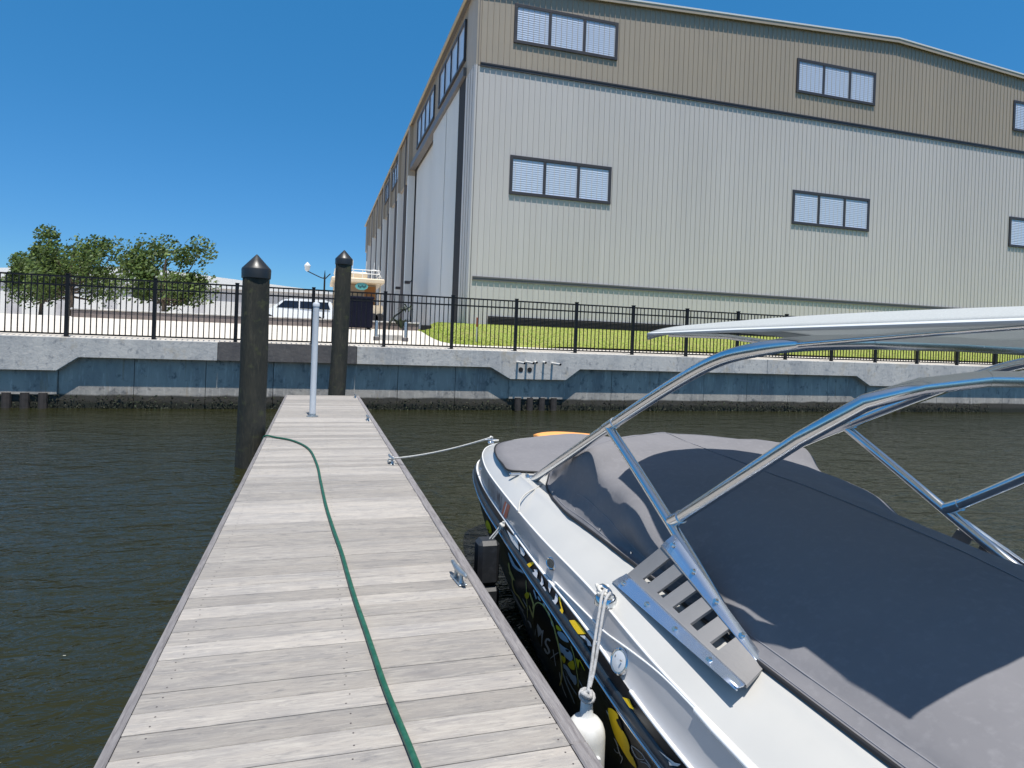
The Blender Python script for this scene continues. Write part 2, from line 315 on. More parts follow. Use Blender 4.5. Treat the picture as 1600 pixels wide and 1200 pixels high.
for x,z,l in ((5.98,.925,.72),(6.27,.935,.70),(6.56,.935,.16),(6.84,.94,.2),(7.13,.915,.72)):
    m=MB(); m.tube([(x,19.25,z),(x+.005,19.2-l,z-.01)],.036,12,False); m.tube([(x+.005,19.2-l,z-.01),(x,19.25,z)],.028,12,False,1); m.lathe([(.03,0),(.03,.01)],(x,19.2-l+.02,z-.01),10,'y',1)
    m.build('drain_pipe',[M['pipe'],M['black']],sw,smooth=40)
for x in (6.10,6.39):
    m=MB(); m.lathe([(.075,0),(.075,.02)],(x,19.188,.69),16,'y'); m.build('drain_hole',M['black'],sw)
# ------------------------------------------------------------------ fence
fx0,fs=-.15,2.068
fe=thing('metal_fence',(fx0,19.75,1.25),'black metal picket fence standing along the top of the seawall','fence')
ks=range(-9,22)
for k in ks:
    x=fx0+fs*k; m=MB(); m.box(x-.046,x+.046,19.704,19.796,1.25,2.90); m.box(x-.053,x+.053,19.697,19.803,2.90,2.925); m.box(x-.07,x+.07,19.68,19.82,1.246,1.256); m.build('post',M['fence'],fe)
for k in list(ks)[:-1]:
    x=fx0+fs*k; m=MB()
    for z in (1.33,2.62,2.845): m.box(x+.048,x+fs-.048,19.73,19.77,z-.022,z+.022)
    for j in range(1,15):
        X=x+fs*j/15; m.box(X-.0125,X+.0125,19.739,19.761,1.312,2.86)
    m.build('picket_panel',M['fence'],fe)
# ------------------------------------------------------------------ warehouse
XL,YF=7.42,33.0
bd=thing('boat_warehouse',(XL,YF,2.3),'huge grey and taupe metal clad boat storage building with louvred windows','building')
def zroof(x): return 20.28+.058*(min(x,35)-7.1)-.058*max(0,x-35)
def ribs_x(x0,x1,z0,z1,y,pitch=.315,w=.03,h=.042,ph=0.0):
    """vertical ribbed cladding facing -Y, one sheet"""
    pts=[(x0,y)]; k=math.ceil((x0+.06-ph)/pitch)
    while ph+k*pitch<x1-.06:
        c=ph+k*pitch; pts+=[(c-w/2-.012,y),(c-w/2,y-h),(c+w/2,y-h),(c+w/2+.012,y)]; k+=1
    pts.append((x1,y)); m=MB(); m.grid([[(a,b,z0) for a,b in pts],[(a,b,z1(a) if callable(z1) else z1) for a,b in pts]]); return m
def ribs_y(y0,y1,z0,z1,x,pitch=.2,w=.03,h=.02):
    pts=[(y0,x)]; k=math.ceil((y0+.05)/pitch)
    while k*pitch<y1-.05:
        c=k*pitch; pts+=[(c-w/2-.008,x),(c-w/2,x-h),(c+w/2,x-h),(c+w/2+.008,x)]; k+=1
    pts.append((y1,x)); m=MB(); m.grid([[(b,a,z0) for a,b in pts],[(b,a,z1) for a,b in pts]]); return m
XR=62
m=ribs_x(7.53,XR,2.3,15.85,YF); m.build('wall_cladding',M['wallg'],bd)
tag(ribs_x(7.53,XR,15.9,lambda a:zroof(a)-.10,YF,ph=.1).build('wall_cladding',M['wallb'],bd),'taupe upper wall cladding')
m=MB(); m.box(7.6,XR,YF+.01,YF+.3,1.2,18.0); m.box(7.9,8.3,YF+.3,113,1.2,20.1); m.box(XL+.5,XR,113,113.3,1.2,20.1); m.build('core_wall',M['wallg'],bd)
m=MB(); m.box(7.5,XR,YF-.05,YF+.005,1.2,2.298); m.build('foundation',M['conc'],bd)
for z in (15.83,4.67):
    m=MB(); m.box(7.64,XR,YF-.065,YF-.005,z,z+.2); m.box(7.64,XR,YF-.09,YF-.066,z+.13,z+.2); m.box(7.64,XR,YF-.085,YF-.066,z,z+.045); m.build('trim_band',M['trim'] if z<5 else M['bronze'],bd)
m=MB(); m.box(XL-.02,XL+.06,YF-.10,YF+.1,1.2,15.85); m.build('corner_trim',M['wallg'],bd)
m=MB(); m.box(XL-.02,XL+.06,YF-.10,YF+.1,15.853,20.2); m.build('corner_trim',M['wallb'],bd)
m=MB(); m.box(XL+.063,7.528,YF-.06,YF+.1,1.2,20.2); m.build('corner_return',M['trim'],bd)
# louvre strip at the foot
m=MB(); m.box(8.55,30,YF-.10,YF-.04,2.40,2.82); 
for k in range(5): m.add([(8.6,YF-.101,2.44+.075*k),(29.95,YF-.101,2.44+.075*k),(29.95,YF-.125,2.42+.075*k),(8.6,YF-.125,2.42+.075*k)],[(0,1,2,3)])
m.build('vent_strip',M['dark'],bd)
# roof
m=MB(); m.prism([(XL-.30,zroof(7.1)-.09),(35,zroof(35)-.09),(XR,zroof(XR)-.09),(XR,zroof(XR)),(35,zroof(35)),(XL-.30,zroof(7.1))],'y',YF-.24,113.6); m.build('roof',M['roof'],bd)
m=MB(); m.prism([(XL-.26,zroof(7.1)-.30),(35,zroof(35)-.32),(XR,zroof(XR)-.32),(XR,zroof(XR)-.092),(35,zroof(35)-.092),(XL-.26,zroof(7.1)-.092)],'y',YF-.21,YF-.17); m.build('rake_board',M['wallb'],bd)
m=MB(); m.prism([(XL-.24,zroof(7.1)-.16),(35,zroof(35)-.16),(XR,zroof(XR)-.16),(XR,zroof(XR)-.14),(35,zroof(35)-.14),(XL-.24,zroof(7.1)-.14)],'y',YF-.169,YF+.02); m.box(XL-.26,XL+.02,YF+.03,113.5,20.10,20.13); m.build('soffit',M['trim'],bd)
m=MB(); m.prism([(XL-.27,20.188),(XL-.36,20.21),(XL-.36,20.08),(XL-.32,19.98),(XL-.27,19.98)],'y',YF-.21,113.5); m.build('gutter',M['fascia'],bd)
# left face
m=ribs_y(35.32,58.0,16.62,20.12,XL,.3,.04,.025); m.build('wall_cladding',M['wallb'],bd)
m=MB(); m.box(XL-.2,XL+.25,35.25,57.6,16.12,16.6); m.build('door_header',M['trim'],bd)
m=MB(); m.box(XL-.02,XL+.3,33.1,35.3,1.2,16.0); 
for y in (33.5,34.1,34.7): m.box(XL-.06,XL-.02,y,y+.08,1.2,16.0)
m.build('jamb_cladding',M['wallg'],bd)
m=MB(); m.box(XL-.02,XL+.3,33.1,35.3,16.003,20.12); m.build('jamb_cladding',M['wallb'],bd)
m=MB(); m.box(XL-.025,XL+.3,35.305,36.98,1.2,16.1); m.build('door_gap',M['dark'],bd)
for i,(y0,y1,x) in enumerate(((37.0,40.87,XL),(40.93,46.0,XL-.0),(46.02,56.9,XL+.42))):
    m=ribs_y(y0,y1,1.6,16.1,x,.17,.03,.012); m.box(x+.004,x+.1,y0,y1,1.6,16.1); m.box(x-.035,x+.003,y0,y0+.05,1.6,16.1); m.build('sliding_door',M['doorg'],bd)
m=MB(); m.box(XL+.105,XL+.41,46.0,46.03,1.6,16.1); m.build('door_edge',M['bronze'],bd)
cols=[56.95,64.4,72,79.6,87,95.5,104.2]
ends=cols[1:]+[113.4]
for y0,y1 in zip(cols,ends):
    m=ribs_y(y0+.5,y1,1.5,16.0,XL+.1,.3,.05,.03); m.build('wall_cladding',M['wallg'],bd)
    m=ribs_y(y0+.5,y1,15.7,20.12,XL-.08,.3,.05,.03); m.box(XL-.08,XL+.1,y0+.5,y1,15.62,15.7); m.build('wall_cladding',M['wallb'],bd)
    m=MB(); m.box(XL-.30,XL+.3,y0,y0+.5,1.5,15.65); m.build('pilaster',M['doorg'],bd)
    m=MB(); m.box(XL-.34,XL+.3,y0-.02,y0+.52,15.652,20.12); m.build('pilaster',M['wallb'],bd)
    m=MB(); m.box(XL-.2,XL+.2,y0+3.6,y0+3.68,1.5,20.1); m.build('seam_channel',M['trim'],bd)
for y,z in ((54.9,6.14),(61.6,6.11)):
    m=MB(); m.cbox(XL-.55,XL-.1,y-.25,y+.25,z-.12,z+.12,.03); m.bar((XL-.1,y,z),(XL+.05,y,z+.2),.08,.08); m.build('wall_light',M['bronze'],bd)
# windows
def win_front(x0,x1,z0,z1,n=3):
    fr=.17; y=YF-.03
    m=MB(); m.box(x0,x1,y-.05,y+.06,z1-fr,z1); m.box(x0,x1,y-.065,y+.06,z0,z0+fr); m.box(x0,x0+fr,y-.05,y+.06,z0+fr,z1-fr); m.box(x1-fr,x1,y-.05,y+.06,z0+fr,z1-fr)
    wn=m.build('window',M['bronze'],bd,bevel=.008); wdt=(x1-x0)/n
    for k in range(1,n):
        m=MB(); m.box(x0+wdt*k-.08,x0+wdt*k+.08,y-.045,y+.055,z0+fr,z1-fr); m.build('mullion',M['bronze'],wn)
    for k in range(n):
        a=x0+wdt*k+(fr if k==0 else .08); b=x0+wdt*(k+1)-(fr if k==n-1 else .08); m=MB(); z=z0+fr; s=.115
        m.box(a,b,y+.034,y+.05,z0+fr,z1-fr,1)
        while z<z1-fr-.02:
            m.add([(a,y-.012,z),(b,y-.012,z),(b,y+.004,z+s*.98),(a,y+.004,z+s*.98),(a,y-.015,z+.012),(b,y-.015,z+.012)],[(0,1,5,4),(4,5,2,3)],0); z+=s
        m.build('louver',[M['louver'],M['louver']],wn)
for x0 in (9.4,27.4,45.4):
    win_front(x0,x0+6.02,17.34,19.43); win_front(x0+.04,x0+5.93,9.33,11.41)
def win_left(y0,y1,z0,z1,n,x=XL):
    fr=.16; m=MB(); m.box(x-.13,x+.02,y0,y1,z1-fr,z1); m.box(x-.15,x+.02,y0,y1,z0,z0+fr); m.box(x-.13,x+.02,y0,y0+fr,z0+fr,z1-fr); m.box(x-.13,x+.02,y1-fr,y1,z0+fr,z1-fr)
    wn=m.build('window',M['bronze'],bd); wd=(y1-y0)/n
    for k in range(1,n):
        m=MB(); m.box(x-.12,x+.02,y0+wd*k-.08,y0+wd*k+.08,z0+fr,z1-fr); m.build('mullion',M['bronze'],wn)
    for k in range(n):
        m=MB(); m.box(x-.05,x-.03,y0+wd*k+(fr if k==0 else .08),y0+wd*(k+1)-(fr if k==n-1 else .08),z0+fr,z1-fr); m.build('pane',M['pane'],wn)
win_left(35.6,43.7,17.1,19.45,4); win_left(45.6,53.7,17.05,19.45,4); win_left(66.0,71.6,17.3,19.4,3,XL-.1); win_left(74.3,79.3,17.3,19.4,3,XL-.1)
# ------------------------------------------------------------------ dock
DX0,DX1,DY0,DY1=-.63,1.022,-3.2,17.3
dk=thing('wooden_dock',(.2,7,0),'weathered grey plank dock running out to the seawall','dock')
m=MB(); y=2.523-.152*37; k=0
rnd=random.Random(3)
while y<DY1-.02:
    y1=min(y+.1458,DY1); zz=rnd.uniform(-.0012,.0012); a=rnd.uniform(.02,1); e=rnd.uniform(-.006,.004)
    m.cbox(DX0-.05,DX1-.004+e*.4,y,y1,-.034,zz,.003,0,a)
    if y<12:
        for X in (-.585,.185,.993):
            for q in (.038,.11):
                jx,jy=rnd.uniform(-.012,.012),rnd.uniform(-.008,.008); n=7
                r_=.0042
                m.add([(X+jx+r_*math.cos(t*6.283/n),y+q+jy+r_*math.sin(t*6.283/n),zz+.0008) for t in range(n)],[tuple(range(n))],1)
    y+=.1521
m.build('decking',[M['plank'],M['nail']],dk)
for i,(a,b) in enumerate(((-3.2,2.376),(2.382,7.25),(7.256,12.1),(12.106,17.3))):
    m=MB(); m.cbox(DX1,DX1+.07,a,b,-.20,.003-.002*(i%2),.006,0,.2+.2*i); m.build('edge_board',M['edge_wood'],dk)
m=MB(); m.box(DX0-.09,DX0-.052,-3.2,17.3,-.2,.0); m.build('edge_board',M['edge_wood'],dk)
m=MB()
for X in (-.585,.2,.985): m.box(X-.03,X+.03,-3.2,17.25,-.27,-.036)
m.box(DX0-.05,DX1,17.30,17.34,-.2,-.002)
m.build('joist',M['dark_wood'],dk)
m=MB()
for k in range(9): m.cbox(DX0,DX1-.02,-3+2.3*k,-3+2.3*k+1.9,-.85,-.272,.04)
m.build('float',M['float'],dk)
# cleats
def cleat_mesh():
    t=thing('dock_cleat',(0,0,0),'galvanised cleat','cleat','galvanised cleats along the dock edge')
    m=MB(); m.tube([(0,-.155,.078),(-.0,-.13,.083),(0,-.07,.074),(0,0,.072),(0,.07,.074),(0,.13,.083),(0,.155,.078)],[.009,.014,.018,.02,.018,.014,.009],10)
    m.build('horn',M['galv'],t,smooth=50)
    for s in (-1,1):
        m=MB(); m.tube([(0,.05*s,.07),(0,.055*s,.03),(0,.06*s,.006)],[.014,.013,.02],8); m.build('foot',M['galv'],t,smooth=50)
    m=MB(); m.cbox(-.028,.028,-.10,.10,.0005,.009,.003); m.build('base_plate',M['galv'],t)
    return t
cl0=cleat_mesh(); cl0.location=(.945,4.16,.001); cl0['label']='bare galvanised cleat in the foreground of the dock, nearest the camera'; cl0.rotation_euler=(0,0,R(6))
c1=dup(cl0,(.937,8.17,.001),'galvanised dock cleat with the white bow rope wrapped round it')
dup(cl0,(.95,12.3,.001),'small bare cleat further along the dock, beyond the roped one')
dup(cl0,(.96,16.7,.001),'tiny bare cleat at the far corner of the dock')
# garden hose
def crs(P,n):
    out=[]
    for i in range(n+1): out.append(cr(P,i/n))
    return out
m=MB(); m.tube(crs([(.62,.3,.016),(.50,1.4,.016),(.404,2.384,.016),(.372,2.68,.016),(.344,2.954,.016),(.322,3.25,.016),(.30,3.557,.016),(.27,3.95,.016),(.243,4.4,.016),(.219,4.843,.016),(.17,5.5,.016),(.125,6.221,.016),(.085,7.2,.016),(.045,8.137,.016),(-.06,9.2,.016),(-.28,9.9,.016),(-.55,10.25,.016),(-.70,10.36,.02),(-.745,10.40,-.10),(-.75,10.41,-.45)],120),.0138,10); tag(m.build('garden_hose',M['hose'],smooth=60),'green garden hose lying along the weathered dock','hose')
# pilings
def piling(x,y,label,h=3.57,zb=-1.5,r=.205,lean=0):
    t=thing('mooring_piling',(x,y,-.6),label,'piling','tarred wooden mooring pilings')
    m=MB(); rows=[]
    for i in range(26):
        z=zb+(h-.14-zb)*i/25; rows.append([(x+lean*(z-h)+(r+.012*math.sin(3*th+z)+.006*math.sin(7*th+2*z))*math.cos(th)*(1+.03*(h-z)/4),y+(r+.012*math.sin(3*th+z))*math.sin(th)*(1+.03*(h-z)/4),z) for th in [6.2832*k/28 for k in range(28)]])
    m.grid(rows,close=True); m.build('shaft',M['pile_wood'],t,smooth=60)
    m=MB(); m.lathe([(r+.018,h-.16),(r+.022,h-.02),(r+.014,h),(.012,h+.225),(.002,h+.23)],(x,y,0),24); m.build('cap',M['pile_cap'],t,smooth=35)
    return t
piling(.60,17.56,'dark wooden piling with a pointed black cap at the end of the dock',lean=.018)
piling(-.98,11.2,'dark wooden piling with a pointed black cap beside the left edge of the dock',h=2.6,lean=0)
# white post at the left
t=thing('white_post',(-.042,12.9,0),'slim white pipe post standing on the dock at the left','post')
m=MB(); m.lathe([(.058,.02),(.058,2.12)],(-.042,12.9,0),24); m.build('shaft',M['pvc'],t,smooth=40)
m=MB(); m.lathe([(.11,.001),(.11,.012),(.066,.016),(.064,.06)],(-.042,12.9,0),24); m.build('base_flange',M['galv'],t,smooth=40)

m=MB(); m.lathe([(.064,2.10),(.066,2.15),(.05,2.175),(.01,2.185)],(-.042,12.9,0),24); m.build('cap',M['pvc'],t,smooth=40)
# ------------------------------------------------------------------ mooring rope and fenders
def sag(p,q,s,n=24):
    p=Vector(p);q=Vector(q); return [tuple(p+(q-p)*(i/n)-Vector((0,0,s*4*(i/n)*(1-i/n)))) for i in range(n+1)]
m=MB(); P=sag((.955,8.2,.055),(1.85,6.86,.515),.035)
m.tube(P,.0105,8)
for k,(r_,z) in enumerate(((.034,.045),(.03,.06),(.032,.03))):
    m.tube([(.937+r_*math.cos(t*.52),8.17+.06*math.sin(t*.52+k*.4),z+.012*math.sin(t*.52*2)) for t in range(12)],.0105,8,closed=True)
m.tube([(1.85,6.86,.515),(1.865,6.87,.528),(1.885,6.88,.52),(1.885,6.885,.50),(1.87,6.87,.487),(1.90,6.85,.485),(1.95,6.85,.49)],.0105,8)
tag(m.build('mooring_rope',M['rope'],smooth=60),'white bow rope running from the boat to a dock cleat','rope')
# white cylindrical fender
fx,fy=1.187,2.60
t=thing('white_fender',(fx,fy,-.5),'white inflatable fender hanging between the dock and the boat','fender')
m=MB(); m.lathe([(.02,-.60),(.05,-.585),(.078,-.55),(.086,-.50),(.086,-.12),(.083,-.095),(.074,-.07),(.058,-.05),(.04,-.04),(.03,-.03),(.027,0),(.026,.045),(.02,.055)],(fx,fy,0),28); m.build('body',mat('white_vinyl',(.68,.69,.68),.38,noise=[(12,O3,(.58,.58,.56),.5,.75,4)]),t,smooth=50)
m=MB(); m.lathe([(.012,-.012),(.016,0),(.012,.012)],(fx+.02,fy-.088,-.18),12,'y'); m.build('valve',M['pvc'],t,smooth=50)
m=MB()
A=(1.372,2.845,.412)
m.tube(crs([A,(1.335,2.80,.40),(1.30,2.75,.34),(1.255,2.69,.235),(1.22,2.64,.14),(fx+.004,fy,.075)],24),.0075,8)
m.tube(crs([(1.378,2.80,.412),(1.34,2.765,.40),(1.312,2.735,.34),(1.27,2.68,.235),(1.232,2.635,.14),(fx+.014,fy+.004,.085)],24),.0075,8)
m.tube([(fx+.028*math.cos(k*.524),fy+.028*math.sin(k*.524),.052+.012*math.sin(k*.524)) for k in range(12)],.011,8,closed=True)
m.tube([(fx+.02*math.cos(k*.524)-.01,fy+.02*math.sin(k*.524)-.015,.068+.008*math.cos(k*.9)) for k in range(12)],.010,8,closed=True)
m.build('hanging_line',M['rope_gray'],t,smooth=60)
# black square fender
bx,by=1.315,4.83
t=thing('square_fender',(bx,by,-.5),'black square block fender hanging beside the bow of the boat','fender')
fm=mat('black_rubber',(.022,.024,.028),.5,noise=[(20,O3,(.035,.037,.042),.5,.7,4)],bump=(60,O3,.2,.003,4))
m=MB(); m.cbox(bx-.085,bx+.085,by-.085,by+.085,-.285,.055,.03); m.build('upper_block',fm,t)
m=MB(); m.cbox(bx-.094,bx+.09,by-.094,by+.09,-.72,-.292,.03); m.build('lower_block',fm,t)
m=MB(); m.tube([(1.33,4.83,.05),(1.385,4.80,.13),(1.42,4.77,.20)],.006,6); m.tube([(1.35,4.82,.05),(1.40,4.79,.13),(1.425,4.765,.2)],.006,6)
m.tube([(1.412+.012*math.cos(k*.7),4.775+.014*math.sin(k*.7),.172+.012*math.cos(k*1.3)) for k in range(9)],.011,8,closed=True)
m.build('hanging_line',M['rope'],t,smooth=60)
# ------------------------------------------------------------------ wakeboard boat
def hull_mat():
    m=bpy.data.materials.new('black_hull_graphics'); m.use_nodes=True; nt=m.node_tree;N=nt.nodes;L=nt.links;b=N['Principled BSDF']
    b.inputs['Roughness'].default_value=.35; b.inputs['Specular IOR Level'].default_value=.22
    tc=N.new('ShaderNodeTexCoord'); mp=N.new('ShaderNodeMapping'); mp.inputs['Scale'].default_value=(.6,2.6,4.2); L.new(tc.outputs['Object'],mp.inputs[0])
    no=N.new('ShaderNodeTexNoise'); no.inputs['Scale'].default_value=1.3; no.inputs['Detail'].default_value=2; L.new(mp.outputs[0],no.inputs['Vector'])
    ad=N.new('ShaderNodeVectorMath'); ad.operation='MULTIPLY_ADD'; L.new(no.outputs['Color'],ad.inputs[0]); ad.inputs[1].default_value=(1.5,1.5,1.5); L.new(mp.outputs[0],ad.inputs[2])
    ve=N.new('ShaderNodeTexVoronoi'); ve.feature='DISTANCE_TO_EDGE'; ve.inputs['Scale'].default_value=1.5; L.new(ad.outputs[0],ve.inputs['Vector'])
    vc=N.new('ShaderNodeTexVoronoi'); vc.inputs['Scale'].default_value=1.5; L.new(ad.outputs[0],vc.inputs['Vector'])
    cr_=N.new('ShaderNodeValToRGB'); cr_.color_ramp.interpolation='CONSTANT'; e=cr_.color_ramp.elements
    e[0].position=0; e[0].color=(.006,.007,.010,1); e[1].position=.5; e[1].color=(.010,.012,.02,1)
    for p,c in ((.70,(.022,.025,.032,1)),(.77,(.006,.007,.01,1)),(.88,(.03,.028,.02,1)),(.93,(.02,.022,.028,1))):
        x=e.new(p); x.color=c
    sp=N.new('ShaderNodeSeparateColor'); L.new(vc.outputs['Color'],sp.inputs[0]); L.new(sp.outputs[0],cr_.inputs[0])
    def line(lo,hi,c,cur):
        mr=N.new('ShaderNodeMapRange'); mr.inputs['From Min'].default_value=lo; mr.inputs['From Max'].default_value=hi; mr.inputs['To Min'].default_value=1; mr.inputs['To Max'].default_value=0; L.new(ve.outputs['Distance'],mr.inputs[0])
        mx=N.new('ShaderNodeMix'); mx.data_type='RGBA'; L.new(mr.outputs[0],mx.inputs[0]); L.new(cur,mx.inputs[6]); mx.inputs[7].default_value=c; return mx.outputs[2]
    c=line(.05,.056,(.06,.06,.035,1),cr_.outputs[0]); c=line(.03,.036,(.006,.007,.009,1),c)
    L.new(c,b.inputs['Base Color']); return m
BM={'hull':hull_mat(),
 'band':mat('black_band',(.016,.015,.016),.3,spec=.35),
 'gel':mat('white_gelcoat',(.47,.465,.445),.28,coat=.1,noise=[(2,O3,(.445,.442,.425),.45,.7,4)]),
 'gelside':mat('pale_grey_gelcoat',(.50,.49,.49),.25,coat=.4,noise=[(3,O3,(.48,.47,.47),.45,.7,4)]),
 'white':mat('white_stripe',(.80,.80,.79),.3),
 'rub':mat('black_rub_rubber',(.016,.024,.034),.32,rvar=(6,.25,.42)),
 'steel':mat('polished_stainless',(.62,.65,.68),.12,1.0),
 'alu':mat('brushed_aluminium_tube',(.74,.75,.76),.2,1.0,rvar=(7,.15,.27)),
 'canvas':mat('grey_marine_canvas',(.19,.187,.198),.95,noise=[(1.6,O3,(.168,.166,.177),.4,.68,5),(26,O3,(.207,.204,.215),.52,.75,4)],bump=[(500,O3,.25,.001,2),(3.2,(1,1,1),.28,.03,4)],spec=.15),
 'piping':mat('black_piping',(.012,.012,.014),.6),
 'plate':mat('satin_grey_plate',(.235,.228,.225),.45,.0,noise=[(6,O3,(.22,.213,.21),.45,.7,4)]),
 'flange':mat('polished_flange',(.62,.69,.80),.26,.9,bump=(60,O3,.06,.001,3)),
 'yellow':mat('yellow_vinyl',(.92,.60,.02),.45,spec=.2),
 'dyellow':mat('olive_yellow_vinyl',(.70,.57,.17),.45,spec=.2),
 'greyv':mat('grey_vinyl',(.60,.61,.62),.45,spec=.2),
 'bluev':mat('pale_blue_grey_vinyl',(.45,.52,.58),.45,spec=.2),
 'blackv':mat('black_vinyl',(.006,.006,.008),.5,spec=.15),
 'letter':mat('white_letter_vinyl',(.75,.75,.78),.3),
 'regnum':mat('grey_registration_vinyl',(.07,.07,.10),.4),
 'orange':mat('orange_sticker',(.62,.13,.07),.4),
 'pad':mat('orange_deck_pad',(.85,.36,.10),.7),
 'lens':mat('frosted_light_lens',(.55,.57,.60),.25),
 'awning':mat('pale_awning_fabric',(.60,.63,.63),.9,noise=[(160,O3,(.70,.72,.72),.5,.62,2)],trans=.45)}
bt=thing('wakeboard_boat',(2.5,3.9,-.6),'white and black wakeboard boat under grey covers with a metal tower, moored at the dock','boat')
NU=72; US=[i/NU for i in range(NU+1)]
def shift(p,dx,dz,u):
    a=cr(RUB,min(u+.01,1)); b=cr(RUB,max(u-.01,0)); tx,ty=a[0]-b[0],a[1]-b[1]; l=math.hypot(tx,ty) or 1
    return (p[0]-ty/l*dx,p[1]+tx/l*dx,p[2]+dz)       # dx outward
def both(rowsfn,m,mi=0):
    for mir in (0,1):
        rows=[[ (mirror(p) if mir else p) for p in rowsfn(u)] for u in US]; m.grid(rows,mi)
m=MB(); both(lambda u:[shift(hullp(u,k/9),-.02,0,u) for k in range(10)]+[tuple(a*.55+b*.45 for a,b in zip(hullp(u,1),(2.5,hullp(u,1)[1]-.2,-1.0)))],m)
p0=[shift(hullp(0,k/9),-.02,0,0) for k in range(10)]; m.add(p0+[mirror(p) for p in p0[::-1]],[tuple(range(20))])
m.build('hull',BM['hull'],bt,smooth=50)
m=MB(); both(lambda u:[shift(band(u,.02),-.02,0,u),shift(band(u,.42),-.008,0,u),band(u,1.0)],m)
q=[band(0,0),band(0,1)]; m.add(q+[mirror(p) for p in q[::-1]],[(0,1,2,3)]); m.build('graphic_band',BM['band'],bt,smooth=60)
m=MB(); both(lambda u:[shift(cr(RUB,u),a,b,u) for a,b in ((-.03,-.014),(-.008,-.012),(.0,-.004),(.0,.010),(-.005,.014),(-.008,.044),(-.018,.054),(-.032,.052))],m); m.build('rub_rail',BM['rub'],bt,smooth=40)
m=MB()
for mir in (0,1):
    P=[shift(cr(RUB,u),.0,.0,u) for u in US]; P=[mirror(p) for p in P] if mir else P; m.tube(P,.0075,8)
m.build('rail_insert',BM['steel'],bt,smooth=60)
m=MB()
for mir in (0,1):
    for a,b in ((0,.21),(.235,1)):
        P=[shift(cr(WLN,a+(b-a)*i/60),.001,.002,a+(b-a)*i/60) for i in range(61)]; P=[mirror(p) for p in P] if mir else P; m.tube(P,.0085,8)
m.build('white_stripe',BM['white'],bt,smooth=60)
def inset(P,u,d): return shift(cr(P,u),-d,0,u)
m=MB(); both(lambda u:[side(u,0.0),shift(side(u,.02),-.006,.0,u),side(u,.5),side(u,.97)],m); m.build('side_panel',BM['gelside'],bt,smooth=60)
def deckrow(u):
    a=cr(CRE,u); b=cr(DK1,u); c=mirror(b); mid=tuple((x+y)/2 for x,y in zip(b,c))
    L=lambda p,q,t:tuple(x+(y-x)*t for x,y in zip(p,q))
    r=[L(a,b,t) for t in (0,.25,.5,.75,.93,1)]
    r[1]=(r[1][0],r[1][1],r[1][2]+.006); r[2]=(r[2][0],r[2][1],r[2][2]+.004); r[4]=(r[4][0],r[4][1],r[4][2]-.004)
    return r+[(b[0]+.06,b[1]-.01,b[2]+.004),(mid[0],mid[1]-.02,b[2]+.02)]
m=MB(); both(deckrow,m); 
q=[side(0,0),side(0,.97),cr(CRE,0),cr(DK1,0)]; m.add(q+[mirror(p) for p in q[::-1]],[tuple(range(8))]); m.build('deck',BM['gel'],bt,smooth=40)
m=MB()
for mir in (0,1):
    P=[shift(cr(CRE,u),-.002,0,u) for u in US]; P=[mirror(p) for p in P] if mir else P; m.tube(P,.006,8)
L2=[(.327,.173),(.266,.381),(.248,.454),(.211,.761),(.181,.955),(.15,.97)]
P=[shift(side(*cr([(a,b,0) for a,b in L2],i/30)[:2]),.002,0,.25) for i in range(31)]; m.tube(P,.0045,8); m.tube([mirror(p) for p in P],.0045,8)
m.tube([shift(side(.160,.985),.004,0,.2),shift(side(.15,.98),.006,-.004,.2),shift(side(.10,.95),.006,-.006,.2),shift(side(.0,.9),.006,-.006,.2)],.012,10); m.build('moulded_ridge',BM['white'],bt,smooth=60)
P=crs([(1.705,4.72,.492),(1.636,4.646,.482),(1.531,4.573,.459),(1.46,4.49,.431),(1.432,4.43,.385),(1.425,4.41,.36)],24); m=MB(); m.tube(P,.0065,8); m.build('deck_seam',BM['gel'],bt,smooth=60)
# flat decals wrapped on the port surfaces
def wrap(m,fn,poly,off,mi=0,lift=0):
    tri=tessellate_polygon([[Vector((a*10,b,0)) for a,b in poly]]); T=[[poly[i] for i in t] for t in tri]
    for _ in range(2):
        N=[]
        for a,b,c in T:
            ab=((a[0]+b[0])/2,(a[1]+b[1])/2);bc=((c[0]+b[0])/2,(c[1]+b[1])/2);ca=((a[0]+c[0])/2,(a[1]+c[1])/2); N+= [(a,ab,ca),(ab,b,bc),(ca,bc,c),(ab,bc,ca)]
        T=N
    for t in T: m.add([shift(fn(*p),off,off*.3,p[0]) for p in t],[(0,1,2)],mi)
def stroke(P,w,asp):
    """polyline -> polygon of width w (u) ; asp = v per u scale"""
    out=[];back=[]
    Q=[Vector((a*asp,b)) for a,b in P]; w*=asp
    for i,p in enumerate(Q):
        d=(Q[min(i+1,len(Q)-1)]-Q[max(i-1,0)]).normalized(); n=Vector((-d.y,d.x))*w/2
        out.append(((p+n).x/asp,(p+n).y)); back.append(((p-n).x/asp,(p-n).y))
    return out+back[::-1]
